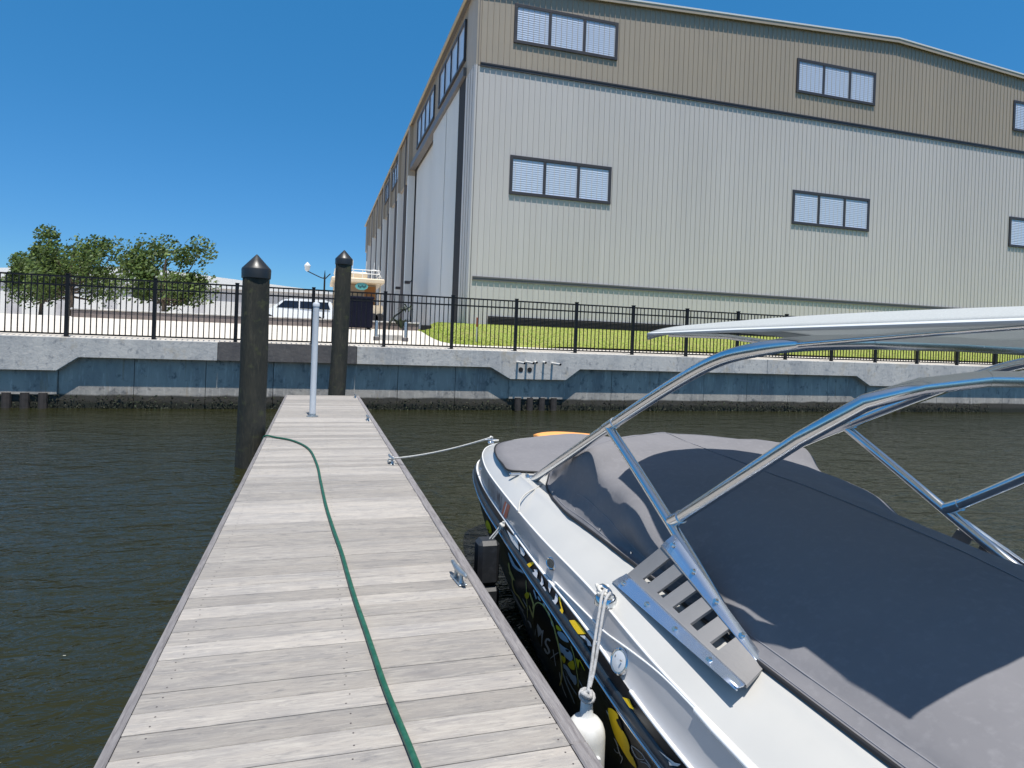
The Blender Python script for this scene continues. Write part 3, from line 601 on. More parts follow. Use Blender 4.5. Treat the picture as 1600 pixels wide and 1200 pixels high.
DB=dict(yellow=[[(.383,.46),(.379,.654),(.372,.911),(.368,.975),(.372,.723),(.376,.477)],[(.315,.95),(.313,.86),(.309,.716),(.303,.6),(.302,.46),(.307,.46),(.307,.6),(.313,.75),(.317,.86)],[(.292,.555),(.288,.811),(.282,.857),(.271,.852),(.274,.636),(.276,.514),(.284,.513)],[(.213,.547),(.208,.757),(.205,.696),(.201,.668),(.205,.531)]],
 letter=[[(.366,.664),(.36,.836),(.357,.712),(.356,.465),(.363,.431),(.367,.451),(.363,.61)],[(.35,.837),(.346,.772),(.342,.63),(.343,.46),(.348,.448),(.347,.585)],[(.342,.447),(.34,.544),(.335,.508),(.335,.43)],[(.337,.93),(.331,.978),(.33,.822),(.329,.592),(.334,.742)],[(.322,.876),(.318,.867),(.315,.666),(.315,.441),(.322,.43),(.319,.575)]],
 greyv=[[(.274,.538),(.271,.728),(.263,.784),(.259,.709),(.262,.59),(.266,.66),(.269,.618)],[(.178,.434),(.168,.659),(.165,.815),(.166,.665),(.17,.42),(.171,.5),(.169,.56)],[(.456,.679),(.438,.788),(.426,.951),(.416,.858),(.41,.564),(.421,.527),(.437,.516)],[(.41,.80),(.40,.90),(.392,.80),(.395,.60),(.403,.56)]])
for k,LL in DB.items():
    for p in LL: m=MB(); wrap(m,band,p,.002); m.build({'yellow':'yellow_decal','letter':'letter_decal','greyv':'grey_decal'}[k],BM[k],bt)
# hull graphics as (u, w) outlines on the port side: u along the boat, w down from the rub rail
HD={"blackv":[[[0.3454,0.134],[0.3389,0.1215],[0.3328,0.119],[0.3269,0.1263],[0.3222,0.1456],[0.3184,0.1768],[0.3155,0.2169],[0.3133,0.2661],[0.3121,0.3115],[0.3118,0.3533],[0.3123,0.3935],[0.3137,0.4323],[0.3172,0.4752],[0.323,0.5231],[0.3304,0.5668],[0.3398,0.6068],[0.3493,0.6305],[0.359,0.636],[0.3674,0.6255],[0.3743,0.5971],[0.3772,0.5466],[0.3765,0.4764],[0.3731,0.3981],[0.3674,0.314],[0.3606,0.2389],[0.3525,0.1724]]],"yellow":[[[0.3963,0.2981],[0.3914,0.2589],[0.3864,0.2276],[0.3812,0.2038],[0.3793,0.2084],[0.3807,0.2412],[0.384,0.2764],[0.3893,0.3144],[0.3938,0.3301],[0.3971,0.3222]],[[0.3091,0.0853],[0.3056,0.074],[0.3025,0.0699],[0.2999,0.0727],[0.3005,0.0857],[0.3045,0.109],[0.3075,0.1233],[0.3097,0.1284],[0.3108,0.121],[0.3109,0.101]],[[0.3029,0.3266],[0.2989,0.2936],[0.2963,0.2843],[0.295,0.298],[0.2955,0.3239],[0.298,0.3623],[0.3005,0.3803],[0.3029,0.3772],[0.3043,0.3676],[0.3047,0.3514]],[[0.2872,0.2717],[0.2821,0.2183],[0.2789,0.2002],[0.2774,0.2163],[0.2771,0.2376],[0.278,0.2643],[0.2803,0.2898],[0.284,0.3142],[0.2874,0.3278],[0.2903,0.3303],[0.2914,0.3234],[0.2904,0.3071]],[[0.2746,0.1411],[0.2715,0.2148],[0.2684,0.1098],[0.2598,0.1297],[0.2591,0.1212],[0.2676,0.0912],[0.2703,0.1937],[0.2737,0.1329]],[[0.2273,0.1424],[0.2247,0.1158],[0.2216,0.0937],[0.218,0.0763],[0.2158,0.0736],[0.2151,0.0851],[0.2145,0.1065],[0.2142,0.1378],[0.2129,0.1515],[0.2106,0.1478],[0.2086,0.1501],[0.2067,0.1582],[0.2053,0.171],[0.2044,0.1882],[0.2042,0.2084],[0.2048,0.2316],[0.2039,0.244],[0.2013,0.2455],[0.1995,0.2563],[0.1983,0.276],[0.1993,0.2939],[0.2026,0.3105],[0.2057,0.3194],[0.2088,0.3206],[0.2118,0.3194],[0.2146,0.3159],[0.2172,0.3116],[0.2197,0.3064],[0.2223,0.2872],[0.225,0.2538],[0.2269,0.2168],[0.228,0.1763]],[[0.5342,0.1195],[0.5277,0.113],[0.5225,0.1192],[0.5182,0.1373],[0.5162,0.1617],[0.5165,0.1927],[0.5203,0.2282],[0.5287,0.2718],[0.538,0.2986],[0.5476,0.3053],[0.5557,0.3037],[0.5605,0.2889],[0.5527,0.2307],[0.5415,0.1552]]],"bluev":[[[0.3074,0.1361],[0.3014,0.0966],[0.296,0.074],[0.2909,0.0676],[0.2875,0.069],[0.2857,0.078],[0.2875,0.0987],[0.2931,0.1317],[0.2982,0.1556],[0.3028,0.1699],[0.3065,0.172],[0.3091,0.1615]],[[0.3054,0.2348],[0.2996,0.217],[0.2934,0.1917],[0.2869,0.1595],[0.2827,0.1513],[0.2805,0.1664],[0.2805,0.1921],[0.2829,0.229],[0.287,0.2591],[0.2932,0.2827],[0.2992,0.2995],[0.3048,0.3093],[0.3079,0.2966],[0.3082,0.2614]],[[0.2992,0.3791],[0.2929,0.3552],[0.2886,0.3497],[0.2862,0.3618],[0.2826,0.3519],[0.2781,0.3208],[0.2763,0.3302],[0.2771,0.38],[0.2799,0.4167],[0.2846,0.4405],[0.2893,0.4527],[0.2939,0.453],[0.2977,0.4498],[0.3004,0.4433],[0.3019,0.4278],[0.3023,0.4034]],[[0.3075,0.4724],[0.3074,0.4992],[0.3054,0.5379],[0.3023,0.568],[0.2981,0.5891],[0.294,0.6097],[0.29,0.6299],[0.2872,0.632],[0.2863,0.6237],[0.2874,0.606],[0.2913,0.5858],[0.2953,0.5652],[0.2995,0.5442],[0.3025,0.5146],[0.3046,0.4764],[0.3065,0.4645]],[[0.2994,0.4853],[0.2978,0.4967],[0.2934,0.507],[0.2883,0.5098],[0.2828,0.5055],[0.2796,0.4974],[0.2789,0.491],[0.281,0.4871],[0.2864,0.4912],[0.2913,0.4881],[0.2957,0.4778],[0.2987,0.4786]],[[0.4508,0.0982],[0.4436,0.1044],[0.4353,0.1124],[0.426,0.1223],[0.4148,0.1052],[0.4021,0.0631],[0.3944,0.0447],[0.3913,0.0483],[0.3979,0.0789],[0.4153,0.1398],[0.4289,0.1768],[0.4374,0.186],[0.4447,0.1668],[0.451,0.1189]]],"dyellow":[[[0.4571,0.36],[0.4559,0.3727],[0.4497,0.3732],[0.4485,0.4043],[0.4532,0.4721],[0.4547,0.5223],[0.4515,0.5467],[0.4451,0.5421],[0.4367,0.513],[0.4296,0.5005],[0.4227,0.5011],[0.4159,0.5021],[0.4093,0.5035],[0.4042,0.4929],[0.4022,0.4808],[0.4035,0.4686],[0.4099,0.4663],[0.4165,0.4643],[0.4233,0.4626],[0.4306,0.4742],[0.438,0.4992],[0.4432,0.501],[0.4465,0.4786],[0.4458,0.4344],[0.4419,0.3703],[0.4435,0.3378],[0.4499,0.3359],[0.455,0.347]],[[0.3879,0.101],[0.3887,0.1298],[0.389,0.1798],[0.3898,0.2377],[0.3912,0.3042],[0.393,0.3734],[0.3951,0.4457],[0.3979,0.5071],[0.4011,0.5568],[0.4017,0.5766],[0.4004,0.5702],[0.3976,0.5391],[0.3947,0.4903],[0.3921,0.4298],[0.3902,0.3585],[0.3886,0.2902],[0.3873,0.2244],[0.3866,0.167],[0.3864,0.1173],[0.3871,0.0967]],[[0.3782,0.1863],[0.3786,0.2058],[0.3763,0.2242],[0.3736,0.2409],[0.3708,0.2553],[0.3704,0.2779],[0.3724,0.3108],[0.3719,0.3198],[0.3701,0.3107],[0.3675,0.2852],[0.3655,0.2496],[0.366,0.2238],[0.3689,0.2088],[0.3714,0.1924],[0.3738,0.1743],[0.3765,0.1753]],[[0.3748,0.4339],[0.3721,0.4022],[0.3698,0.3562],[0.3673,0.3079],[0.3644,0.2579],[0.3611,0.2165],[0.3575,0.1832],[0.3541,0.1582],[0.3506,0.1389],[0.3465,0.1218],[0.3419,0.1081],[0.3377,0.1019],[0.3339,0.1031],[0.3299,0.1089],[0.3258,0.1192],[0.3222,0.1323],[0.3192,0.1482],[0.3168,0.171],[0.3149,0.2006],[0.3136,0.2268],[0.3129,0.2496],[0.3116,0.254],[0.3106,0.2465],[0.31,0.2282],[0.3108,0.2054],[0.3121,0.1791],[0.314,0.1493],[0.3165,0.1262],[0.3196,0.1099],[0.3231,0.0966],[0.3272,0.0861],[0.3312,0.0801],[0.3352,0.0787],[0.3397,0.0851],[0.3446,0.0999],[0.3494,0.12],[0.3543,0.1474],[0.3593,0.1838],[0.3641,0.2277],[0.3681,0.2761],[0.3713,0.3291],[0.3741,0.3793],[0.3766,0.4268],[0.3764,0.4427]],[[0.3853,0.3565],[0.3855,0.3758],[0.3828,0.3956],[0.3803,0.4138],[0.3778,0.4303],[0.3751,0.4288],[0.3735,0.4186],[0.3733,0.401],[0.3757,0.3847],[0.3782,0.3668],[0.3809,0.3472],[0.3837,0.3465]],[[0.3152,0.1812],[0.3149,0.2073],[0.3124,0.2424],[0.3103,0.282],[0.3087,0.3265],[0.3078,0.3752],[0.3077,0.4286],[0.3085,0.4884],[0.3105,0.5551],[0.314,0.6231],[0.3194,0.6946],[0.321,0.7241],[0.3195,0.7152],[0.3154,0.6702],[0.3102,0.5983],[0.3068,0.529],[0.3049,0.4621],[0.3041,0.4024],[0.3043,0.3491],[0.3053,0.3003],[0.3069,0.2559],[0.3091,0.2162],[0.3116,0.1812],[0.314,0.1721]],[[0.2824,0.0877],[0.2817,0.1032],[0.2793,0.1262],[0.2775,0.1577],[0.2764,0.1978],[0.2753,0.2405],[0.2744,0.2856],[0.2742,0.3314],[0.2748,0.3784],[0.2746,0.3982],[0.2741,0.3941],[0.2733,0.3667],[0.2728,0.3198],[0.2731,0.2738],[0.274,0.2287],[0.275,0.1862],[0.2762,0.146],[0.278,0.1143],[0.2804,0.0912],[0.282,0.0835]],[[0.4537,0.2366],[0.4559,0.2673],[0.4564,0.3072],[0.4547,0.3358],[0.4505,0.3512],[0.4461,0.3615],[0.4414,0.3669],[0.4369,0.3561],[0.4345,0.342],[0.4346,0.3262],[0.4391,0.3204],[0.4435,0.31],[0.4476,0.2952],[0.4495,0.2692],[0.4493,0.2321],[0.4514,0.2246]]],"greyv":[[[0.3659,0.0852],[0.3659,0.1008],[0.3635,0.1143],[0.3617,0.1289],[0.3604,0.1446],[0.3586,0.1439],[0.3572,0.1348],[0.3566,0.1185],[0.3579,0.1026],[0.3598,0.0878],[0.3621,0.0741],[0.3646,0.0759]],[[0.3539,0.0858],[0.3535,0.0981],[0.3502,0.1033],[0.3474,0.0963],[0.3461,0.086],[0.3465,0.0739],[0.3498,0.0685],[0.3526,0.0754]],[[0.3403,0.0706],[0.337,0.0578],[0.3349,0.0611],[0.3337,0.0804],[0.3345,0.0939],[0.3373,0.1019],[0.3395,0.0987],[0.3411,0.0843]],[[0.3294,0.0798],[0.3255,0.0753],[0.3235,0.0835],[0.3234,0.1044],[0.3249,0.1158],[0.3283,0.1176],[0.3304,0.1094],[0.331,0.0912]],[[0.3203,0.1055],[0.3174,0.1135],[0.3166,0.1323],[0.3178,0.162],[0.3196,0.171],[0.3218,0.159],[0.3226,0.14],[0.3221,0.1143]],[[0.4747,0.6342],[0.471,0.636],[0.4594,0.6161],[0.4493,0.6084],[0.4403,0.6108],[0.4307,0.6042],[0.4209,0.5901],[0.415,0.5765],[0.4136,0.5687],[0.4169,0.5669],[0.4263,0.5791],[0.4354,0.5835],[0.4439,0.5792],[0.4535,0.5836],[0.4643,0.5986],[0.4721,0.6197]],[[0.4699,0.6709],[0.4637,0.6675],[0.4483,0.6453],[0.4346,0.632],[0.4222,0.6239],[0.4158,0.6317],[0.4149,0.6529],[0.4133,0.6574],[0.4121,0.6508],[0.4115,0.6343],[0.4125,0.6132],[0.4188,0.6048],[0.4308,0.6108],[0.4438,0.6207],[0.4581,0.637],[0.4676,0.6586]],[[0.4048,0.616],[0.404,0.6215],[0.3985,0.6055],[0.3958,0.6084],[0.3956,0.6301],[0.393,0.6277],[0.3905,0.6134],[0.3884,0.5897],[0.3889,0.5679],[0.392,0.5642],[0.3976,0.5798],[0.4025,0.6011]],[[0.4098,0.4131],[0.4075,0.4199],[0.4012,0.4229],[0.3966,0.4295],[0.3934,0.4396],[0.391,0.4395],[0.3901,0.434],[0.3908,0.4239],[0.394,0.4137],[0.3987,0.407],[0.4048,0.4037],[0.4088,0.4074]],[[0.2719,0.3087],[0.2711,0.3156],[0.2688,0.3222],[0.2664,0.3262],[0.264,0.3275],[0.2625,0.3245],[0.2622,0.3206],[0.263,0.3164],[0.2654,0.315],[0.2677,0.3111],[0.27,0.3045],[0.2715,0.3048]],[[0.3151,0.5612],[0.3156,0.5962],[0.3153,0.6556],[0.313,0.6962],[0.3086,0.7167],[0.3057,0.7205],[0.3049,0.7138],[0.3063,0.6974],[0.3106,0.677],[0.3129,0.6372],[0.3133,0.5788],[0.3143,0.5552]],[[0.2308,0.1922],[0.2302,0.198],[0.2285,0.2023],[0.2276,0.2117],[0.2273,0.2264],[0.2269,0.2306],[0.2265,0.227],[0.2264,0.2163],[0.2266,0.2012],[0.2276,0.1914],[0.2293,0.1869],[0.2305,0.1883]],[[0.2026,0.1692],[0.2004,0.158],[0.1959,0.1313],[0.1927,0.1175],[0.1906,0.1155],[0.1901,0.1233],[0.1911,0.139],[0.193,0.1614],[0.1958,0.1889],[0.1982,0.2001],[0.2,0.1943],[0.2013,0.1868],[0.2019,0.1775],[0.2025,0.1755],[0.2027,0.1785],[0.2026,0.1859],[0.2019,0.1953],[0.2006,0.2029],[0.1987,0.2087],[0.1962,0.1965],[0.1931,0.1669],[0.1909,0.1414],[0.1896,0.1175],[0.1901,0.1075],[0.1923,0.1094],[0.1955,0.1233],[0.2,0.1499],[0.2024,0.1663]],[[0.2233,0.3332],[0.2227,0.3362],[0.2209,0.3351],[0.2195,0.3503],[0.2183,0.3819],[0.2167,0.3939],[0.215,0.3861],[0.215,0.4016],[0.217,0.4426],[0.2177,0.4615],[0.2174,0.4591],[0.2161,0.4358],[0.2142,0.3934],[0.2141,0.3753],[0.2159,0.3828],[0.2174,0.3712],[0.2186,0.3396],[0.2201,0.3241],[0.2219,0.3251],[0.223,0.3293]],[[0.2249,0.4265],[0.2242,0.429],[0.2224,0.4272],[0.2201,0.4122],[0.2176,0.3854],[0.2165,0.3715],[0.2165,0.37],[0.2176,0.3811],[0.2198,0.405],[0.2217,0.4173],[0.2235,0.4188],[0.2246,0.4229]],[[0.1943,0.1931],[0.1929,0.1812],[0.1901,0.1538],[0.1878,0.139],[0.1857,0.1358],[0.1846,0.1314],[0.1844,0.1283],[0.1852,0.1269],[0.1873,0.1301],[0.1898,0.1459],[0.1927,0.1742],[0.1942,0.1906]],[[0.1898,0.1165],[0.1886,0.1198],[0.186,0.1202],[0.1845,0.1172],[0.1843,0.1138],[0.1854,0.1103],[0.188,0.1098],[0.1896,0.1129]]],"letter":[[[0.3779,0.618],[0.364,0.4409],[0.3663,0.5726],[0.3498,0.4063],[0.3603,0.6214],[0.3576,0.6058],[0.3438,0.3643],[0.36,0.5223],[0.3608,0.4039],[0.3809,0.6333]],[[0.3272,0.3626],[0.3278,0.3546],[0.3323,0.368],[0.3396,0.4197],[0.3452,0.4809],[0.3457,0.5127],[0.3415,0.5138],[0.3391,0.5202],[0.3382,0.5307],[0.3391,0.5441],[0.3404,0.5564],[0.3423,0.5619],[0.3456,0.5559],[0.3495,0.5688],[0.3519,0.5863],[0.3523,0.6056],[0.3485,0.6111],[0.342,0.5844],[0.3345,0.5241],[0.3321,0.4901],[0.3332,0.4757],[0.3357,0.4686],[0.3396,0.4678],[0.3394,0.4475],[0.3359,0.4092],[0.335,0.4022],[0.332,0.3951],[0.3287,0.3766]],[[0.3241,0.4216],[0.3229,0.5653],[0.3209,0.5508],[0.3222,0.4082]],[[0.3108,0.3561],[0.3357,0.5781],[0.3346,0.5762],[0.3099,0.355]]],"blackv2":[[[0.2922,0.1939],[0.2869,0.1619],[0.2856,0.1615],[0.2882,0.1923],[0.2909,0.2084],[0.2935,0.2096]],[[0.3033,0.307],[0.3004,0.2889],[0.2984,0.2858],[0.2972,0.2975],[0.2979,0.3083],[0.3005,0.3184],[0.3026,0.3216],[0.304,0.318]],[[0.3005,0.4284],[0.2982,0.4163],[0.2958,0.4151],[0.2932,0.4244],[0.2891,0.4275],[0.2836,0.4244],[0.2824,0.4302],[0.2854,0.4451],[0.2896,0.449],[0.295,0.4415],[0.2988,0.4369],[0.3007,0.4353]],[[0.217,0.1233],[0.2146,0.0985],[0.213,0.0915],[0.2122,0.1019],[0.2114,0.1193],[0.2106,0.1436],[0.2113,0.1558],[0.2137,0.1563],[0.2157,0.1514],[0.2174,0.141]],[[0.5404,0.2598],[0.535,0.2416],[0.5322,0.2396],[0.5313,0.2523],[0.5332,0.2658],[0.5383,0.2814],[0.5418,0.2851],[0.5429,0.275]]]}
BM['blackv2']=BM['blackv']; BM['hletter']=mat('dark_grey_letter',(.52,.52,.54),.3)
for k,nm,of in (('blackv','black_oval_decal',-.0175),('greyv','grey_line_decal',-.0162),('dyellow','olive_scroll_decal',-.0158),('bluev','blue_grey_decal',-.0165),('yellow','yellow_decal',-.0155),('blackv2','black_spot_decal',-.0148),('letter','letter_decal',-.015)):
    for p in HD[k]: m=MB(); wrap(m,hullp,p,of); m.build(nm,BM['hletter'] if k=='letter' else BM[k],bt)
# registration number and sticker on the port bow
cu=bpy.data.curves.new('reg','FONT'); cu.body='FL 5151 MU'; cu.size=1; cu.align_x='LEFT'
to=bpy.data.objects.new('reg',cu); col.objects.link(to); dg=bpy.context.evaluated_depsgraph_get(); me=bpy.data.meshes.new_from_object(to.evaluated_get(dg))
xs=[v.co.x for v in me.vertices]; x0,x1=min(xs),max(xs); m=MB()
m.add([shift(side(.553-(v.co.x-x0)/(x1-x0)*.068,.12+.72*v.co.y/.73),.003,.001,.5) for v in me.vertices],[tuple(p.vertices) for p in me.polygons])
bpy.data.objects.remove(to); m.build('registration_number',BM['regnum'],bt)
m=MB(); wrap(m,side,[(.482,.10),(.471,.78),(.452,.85),(.463,.12)],.003); m.build('registration_sticker',BM['orange'],bt)
m=MB(); wrap(m,side,[(.4745,.14),(.4645,.80),(.4615,.81),(.4715,.14)],.0045); m.build('sticker_print',BM['letter'],bt)
# small fittings
def disc(u,v,prof,mats,name,sy=1.0,n=28,fn=side,nrm=(-.90,-.20,.32)):
    """round fitting let into the port surface: prof is (radius, height along the normal)"""
    c=Vector(fn(u,v)); nn=Vector(nrm).normalized(); a=Vector((0,1,0)); a=(a-nn*a.dot(nn)).normalized(); b=nn.cross(a)
    m=MB(); rows=[[c+nn*h+a*(r_*sy*math.cos(th))+b*(r_*math.sin(th)) for th in [6.2832*k/n for k in range(n)]] for r_,h in prof]
    m.grid(rows,close=True); m.add(rows[-1],[tuple(range(n))]); return m.build(name,mats,bt,smooth=35)
disc(.223,.32,[(.056,-.03),(.058,.012),(.056,.020),(.050,.024),(.046,.021)],BM['steel'],'light_bezel'); disc(.223,.32,[(.046,.01),(.045,.0205),(.03,.024),(.012,.025)],BM['lens'],'courtesy_light')
for a_ in range(3): disc(.223,.32,[(.004,.02),(.004,.027)],BM['plate'],'lens_screw',n=8).location=(0,.028*math.cos(2.1*a_+.5),.028*math.sin(2.1*a_+.5))
VN=(-.95,-.12,.28)
disc(.336,.575,[(.034,-.02),(.034,.006),(.029,.011),(.024,.009)],BM['steel'],'vent_bezel',1.9,nrm=VN); disc(.336,.575,[(.026,-.01),(.024,.0085)],BM['plate'],'side_vent',1.9,nrm=VN)
disc(.667,.40,[(.016,-.02),(.016,.008),(.01,.012)],BM['steel'],'bow_eye_light',nrm=VN)
# port cleat
c=Vector((1.385,2.86,.355)); m=MB(); m.lathe([(.055,-.02),(.055,.012),(.046,.022),(.035,.022),(.03,.012)],c,28); m.tube([(c.x-.0,c.y-.07,c.z+.04),(c.x,c.y-.04,c.z+.052),(c.x,c.y,c.z+.055),(c.x,c.y+.04,c.z+.052),(c.x,c.y+.07,c.z+.04)],[.009,.013,.014,.013,.009],10)
for s in (-1,1): m.tube([(c.x,c.y+s*.028,c.z+.05),(c.x,c.y+s*.03,c.z+.012)],.009,8)
m.build('midship_cleat',BM['steel'],bt,smooth=45)
m=MB()
for k in range(3): m.tube([(c.x-.012+.026*math.cos(t*.55+k),c.y-.02+.02*k+.03*math.sin(t*.55+k),c.z+.035+.012*math.sin(t*1.1)+.008*k) for t in range(11)],.009,8,closed=True)
tag(m.build('line_wrap',M['rope'],bt,smooth=60),None)
c=Vector((1.865,6.86,.468)); m=MB(); m.cbox(c.x-.035,c.x+.035,c.y-.02,c.y+.02,c.z-.02,c.z+.012,.006); m.tube([(c.x-.065,c.y,c.z+.028),(c.x,c.y,c.z+.03),(c.x+.065,c.y,c.z+.028)],[.006,.010,.006],8); m.build('bow_cleat',BM['steel'],bt,smooth=45)
c=Vector((1.60,5.075,.497)); m=MB(); m.cbox(c.x-.05,c.x+.05,c.y-.018,c.y+.018,c.z-.012,c.z+.012,.008); m.build('bow_light',BM['steel'],bt)
# orange pad on the bow tip
m=MB(); rows=[]
for i in range(9):
    t=i/8; rows.append([(2.30+.66*s,6.47+.44*t*(1-(2*s-1)**2*.5)+.0,.560+.016*math.sin(math.pi*t)) for s in [k/14 for k in range(15)]])
m.grid(rows); m.build('bow_pad',BM['pad'],bt,smooth=60,solid=.03)
# ------------------------------------------------------------------ covers
def mrow(P): return P+[mirror(p) for p in P[::-1]]
BC=[(5.06,1.79,.505),(5.12,1.66,.502),(5.19,1.565,.503),(5.4,1.58,.511),(5.64,1.60,.521),(5.9,1.646,.534),(6.125,1.715,.545),(6.25,1.80,.553),(6.34,1.95,.558),(6.39,2.15,.565),(6.40,2.4,.57)]
rows=[]; edge=[]
for i in range(41):
    Y,X,z=cr(BC,i/40); e=(X,Y,z+.008); c=mirror(e); r_=[]
    for k in range(17):
        t=k/16; r_.append((e[0]+(c[0]-e[0])*t,e[1]+(c[1]-e[1])*t+.04*4*t*(1-t),z+.008+.045*4*t*(1-t)+.004*math.sin(9*t+Y*7)))
    rows.append(r_); edge.append(e)
m=MB(); m.grid(rows); m.build('bow_cover',BM['canvas'],bt,smooth=60,solid=.006)
m=MB(); P=edge; m.tube([(p[0],p[1],p[2]) for p in P],.008,8); m.tube([mirror(p) for p in P],.008,8); m.tube(rows[0],.007,8); m.build('cover_piping',BM['piping'],bt,smooth=60)
# main cover: rows of (edge, kink, shoulder, quarter, centre), front to stern; last value = forward bulge at the centre
MC=[((1.94,5.13,.518),(1.98,5.13,.530),(2.05,5.14,.535),(2.3,5.15,.545),(2.6,5.16,.555)),
    ((1.83,4.90,.502),(1.87,4.90,.55),(1.94,4.94,.615),(2.25,5.0,.66),(2.6,5.05,.68)),
    ((1.715,4.62,.490),(1.755,4.62,.56),(1.84,4.66,.69),(2.2,4.78,.76),(2.6,4.85,.79)),
    ((1.655,4.34,.480),(1.715,4.33,.565),(1.80,4.36,.785),(2.2,4.55,.85),(2.6,4.65,.88)),
    ((1.625,4.08,.472),(1.69,4.06,.56),(1.75,4.02,.87),(2.2,4.32,.91),(2.6,4.46,.925)),
    ((1.618,3.92,.468),(1.69,3.9,.575),(1.745,3.86,.893),(2.2,4.15,.905),(2.6,4.3,.92)),
    ((1.624,3.70,.463),(1.69,3.68,.565),(1.745,3.70,.775),(2.2,3.85,.875),(2.6,3.95,.895)),
    ((1.63,3.45,.458),(1.69,3.43,.53),(1.745,3.46,.745),(2.2,3.5,.85),(2.6,3.55,.88)),
    ((1.63,3.2,.454),(1.70,3.2,.475),(1.727,3.22,.70),(2.2,3.2,.83),(2.6,3.2,.865)),
    ((1.63,2.95,.448),(1.69,2.95,.465),(1.73,2.94,.585),(2.2,2.9,.80),(2.6,2.9,.855)),
    ((1.62,2.5,.442),(1.665,2.5,.475),(1.76,2.5,.55),(2.2,2.5,.76),(2.6,2.5,.83)),
    ((1.60,1.8,.442),(1.65,1.8,.475),(1.76,1.8,.55),(2.2,1.8,.72),(2.55,1.8,.78)),
    ((1.60,1.0,.442),(1.65,1.0,.475),(1.76,1.0,.53),(2.2,1.0,.63),(2.52,1.0,.66)),
    ((1.62,.6,.442),(1.66,.6,.465),(1.76,.6,.49),(2.2,.6,.53),(2.5,.6,.54))]
from mathutils import noise as mn
NR,NC=110,22; rows=[]; eg=[]
for i in range(NR+1):
    st=[cr([r[c] for r in MC],i/NR) for c in range(5)]
    half=[]
    for k in range(NC+1):
        t=k/NC; p=cr(st,t); a=min(1,t*5)*(1-.7*max(0,t-.5)*2)
        wv=.020*a*mn.noise(Vector((p[0]*6,p[1]*2.3,p[2]*5)))+.009*a*mn.noise(Vector((p[0]*9+p[1]*4,p[1]*9,p[2]*6)))+.006*max(0,mn.noise(Vector((p[0]*2+p[1]*7,p[1]*3-p[0]*9,1))))
        if .08<t<.5: wv+=.010*math.sin((p[1]+p[2]*.8)*17)*max(0,1-abs(t-.28)/.2)
        half.append((p[0]-wv*(1 if t<.5 else 0),p[1],p[2]+wv*.7))
    rows.append(half+[mirror(q) for q in half[:-1][::-1]]); eg.append(half[0])
m=MB(); m.grid(rows); m.build('cockpit_cover',BM['canvas'],bt,smooth=75,solid=.005)
m=MB(); P=[(p[0]-.003,p[1],p[2]) for p in eg]; m.tube(P,.009,8); m.tube([mirror(p) for p in P],.009,8); m.build('cover_piping',BM['piping'],bt,smooth=60)
sm=[]; 
for i,fr in ((38,1),):
    r_=rows[int(NR*4.35/13)]; m=MB(); m.tube([(p[0],p[1],p[2]+.003) for p in r_[10:-10]],.0035,6); m.build('cover_seam',mat('grey_seam',(.20,.20,.22),.9),bt,smooth=60)
i0=int(NR*4.6/13)
m=MB(); m.tube([(r[6][0]-.002,r[6][1],r[6][2]+.002) for r in rows[i0:-6]],.003,6); m.build('cover_seam',bpy.data.materials['grey_seam'],bt,smooth=60)
m=MB(); m.tube([(r[2][0]-.002,r[2][1],r[2][2]+.002) for r in rows[10:-6]],.0025,6); m.build('hem_stitching',bpy.data.materials['grey_seam'],bt,smooth=60)
m=MB(); m.tube([(r[NC][0],r[NC][1],r[NC][2]+.003) for r in rows[8:-6]],.003,6); m.build('cover_seam',bpy.data.materials['grey_seam'],bt,smooth=60)
for y,x,z in ((4.35,1.645,.52),(3.9,1.635,.51),(3.5,1.632,.50),(3.1,1.63,.49)):
    m=MB(); m.lathe([(.006,-.004),(.006,.004),(.003,.006)],(x+.012,y,z),10,'x'); m.build('snap_button',BM['steel'],bt)
# ------------------------------------------------------------------ tower
tw=bpy.data.objects.new('tower',None); tw.location=Vector((1.7,3.5,.45))-bt.location; col.objects.link(tw); tw.parent=bt
FL=[(1.70,4.93,.475),(1.70,4.3,.762),(1.70,3.53,1.11),(1.70,2.9,1.385),(1.705,2.5,1.54),(1.74,2.25,1.60),(1.85,2.10,1.63),(2.1,2.05,1.645)]
for mir in (0,1):
    g=(lambda p:mirror(p)) if mir else (lambda p:p)
    m=MB(); m.tube([g(p) for p in crs(FL,40)],.031,18); m.build('front_leg',BM['alu'],tw,smooth=60)
    m=MB(); m.tube([g(p) for p in crs([(1.695,3.56,1.105),(1.69,3.2,.935),(1.68,2.75,.715),(1.665,2.45,.57),(1.64,2.2,.455)],24)],.028,18); m.build('rear_leg',BM['alu'],tw,smooth=60)
    m=MB(); m.tube([g(p) for p in ((1.685,2.74,.765),(1.69,2.5,.92),(1.70,1.95,1.28),(1.74,1.7,1.44),(1.85,1.6,1.5),(2.1,1.58,1.53))],.028,18); m.build('brace',BM['alu'],tw,smooth=60)
    m=MB(); m.tube([g(p) for p in ((1.70,3.60,1.08),(1.70,3.47,1.137))],.0345,18); m.build('weld_collar',BM['alu'],tw,smooth=60)
    m=MB(); m.tube([g(p) for p in ((1.685,2.70,.79),(1.687,2.78,.745))],.0325,16); m.build('weld_collar',BM['alu'],tw,smooth=60)
    m=MB(); c=Vector(g((1.70,4.96,.475))); m.lathe([(.06,-.005),(.06,.006),(.05,.012),(.028,.014),(.024,.03)],(c.x,c.y,c.z-.0),20); m.tube([(c.x-.05,c.y,c.z+.022),(c.x+.05,c.y,c.z+.022)],.014,10); m.bar((c.x-.038,c.y,c.z),(c.x-.038,c.y,c.z+.05),.012,.05,(0,1,0)); m.bar((c.x+.038,c.y,c.z),(c.x+.038,c.y,c.z+.05),.012,.05,(0,1,0))
    m.build('mounting_foot',BM['steel'],tw,smooth=40)
